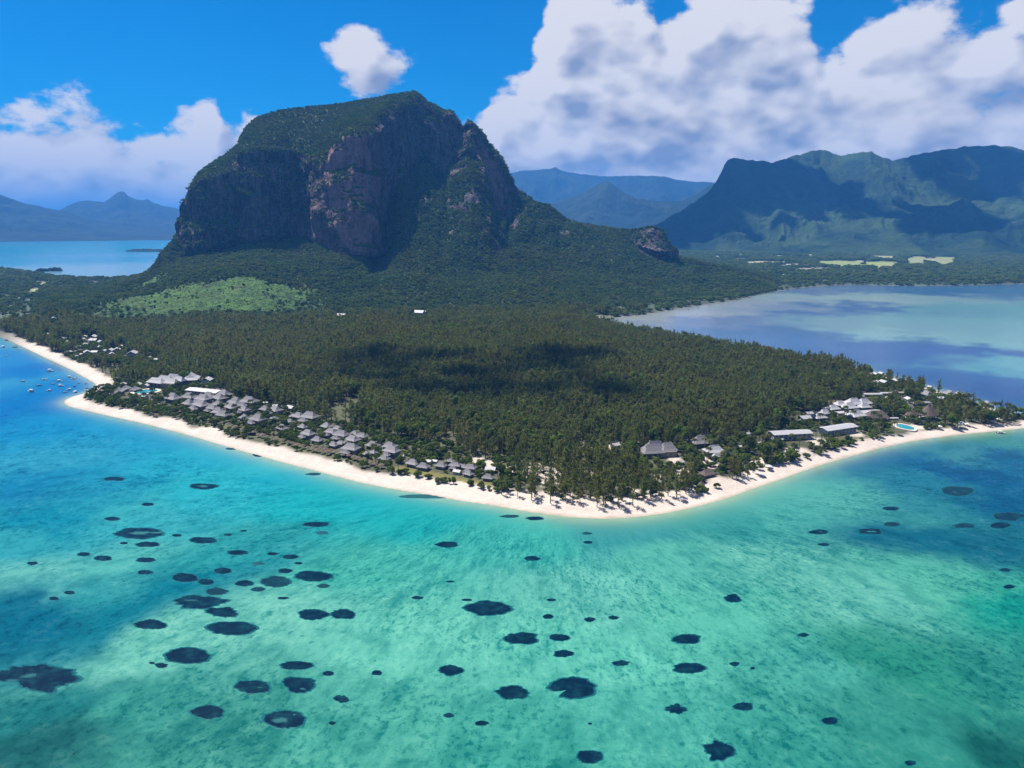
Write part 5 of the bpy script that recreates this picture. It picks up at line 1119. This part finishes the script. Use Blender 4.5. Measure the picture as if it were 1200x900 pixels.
scatter('lowland_wood', 'bush', np.stack([xa, ya, za - .3], 1), np.stack([sa * 1.3, sa * 1.3, sa * .9], 1), rng.uniform(0, 6.28, len(xa)), 'dark wood and mangrove covering the lowlands beyond the point')

# ------------------------------------------------------------------ passing clouds overhead (out of frame) that shade the woods
m, n = mat_new('cloud_white'); b = n.add('ShaderNodeBsdfDiffuse', {0: c4(.9, .9, .9)}); finish(n, b.outputs[0])


def cloud(px, py, rx, ry, alt, seed, dist=None):
    gx_, gy_ = gp(px, py, 5) if dist is None else (dist * math.sin(polar(px, 262)[0]), dist * math.cos(polar(px, 262)[0])); k_ = alt / math.tan(SUN_EL); cx, cy = gx_ + math.sin(SUN_AZ) * k_, gy_ + math.cos(SUN_AZ) * k_
    random.seed(seed); mb_v, mb_f = [], []; off = 0
    u, v_ = np.meshgrid(np.linspace(0, 2 * math.pi, 24, endpoint=False), np.linspace(.02, math.pi - .02, 13))
    sph = np.stack([np.cos(u) * np.sin(v_), np.sin(u) * np.sin(v_), np.cos(v_)], -1).reshape(-1, 3); q_ = grid_quads(13, 24, True)
    for i in range(34 if dist else 48):
        a_ = random.uniform(0, 6.28); d_ = math.sqrt(random.random()) * .95; r_ = (random.uniform(.06, .20) if dist is None else random.uniform(.16, .38)) * (1.15 - .5 * d_)
        c_ = np.array([d_ * math.cos(a_) * rx, d_ * math.sin(a_) * ry, random.uniform(0, .25) * ry]); sc_ = np.array([rx, ry, ry * .6]) * r_
        p = sph * (1 + .25 * fbm(sph[:, 0] * 2 + i, sph[:, 1] * 2, sph[:, 2] * 2, oct=3, seed=seed + i))[:, None] * sc_ + c_
        mb_v.append(p); mb_f.append(q_ + off); off += len(p)
    me = np_mesh('cloud', np.concatenate(mb_v) + np.array([cx, cy, alt]), np.concatenate(mb_f)); link('cloud', me, m, kind='structure', label='white cumulus cloud drifting overhead')


cloud(525, 448, 150, 85, 2600, 1); cloud(665, 470, 85, 60, 2600, 2); cloud(450, 428, 70, 55, 2600, 3); cloud(660, 426, 75, 55, 2600, 4)
cloud(905, 262, 620, 430, 3400, 5, 4650); cloud(1105, 262, 420, 330, 3400, 6, 4450); cloud(815, 262, 300, 420, 3400, 7, 4350); cloud(1190, 262, 330, 300, 3400, 8, 5300)

# ------------------------------------------------------------------ haze
hz = MB().box(-43000, 43000, -43000, 43000, -9, 860)
me = bpy.data.meshes.new('haze'); me.from_pydata(hz.v, [], hz.f)
m, n = mat_new('haze_air')
vol = n.add('ShaderNodeVolumePrincipled', {'Color': c4(.085, .38, 1.0), 'Density': 8.2e-5, 'Anisotropy': .0}); finish(n, None, vol.outputs[0])
link('haze', me, m, kind='stuff', label='thin blue sea haze over the whole view')
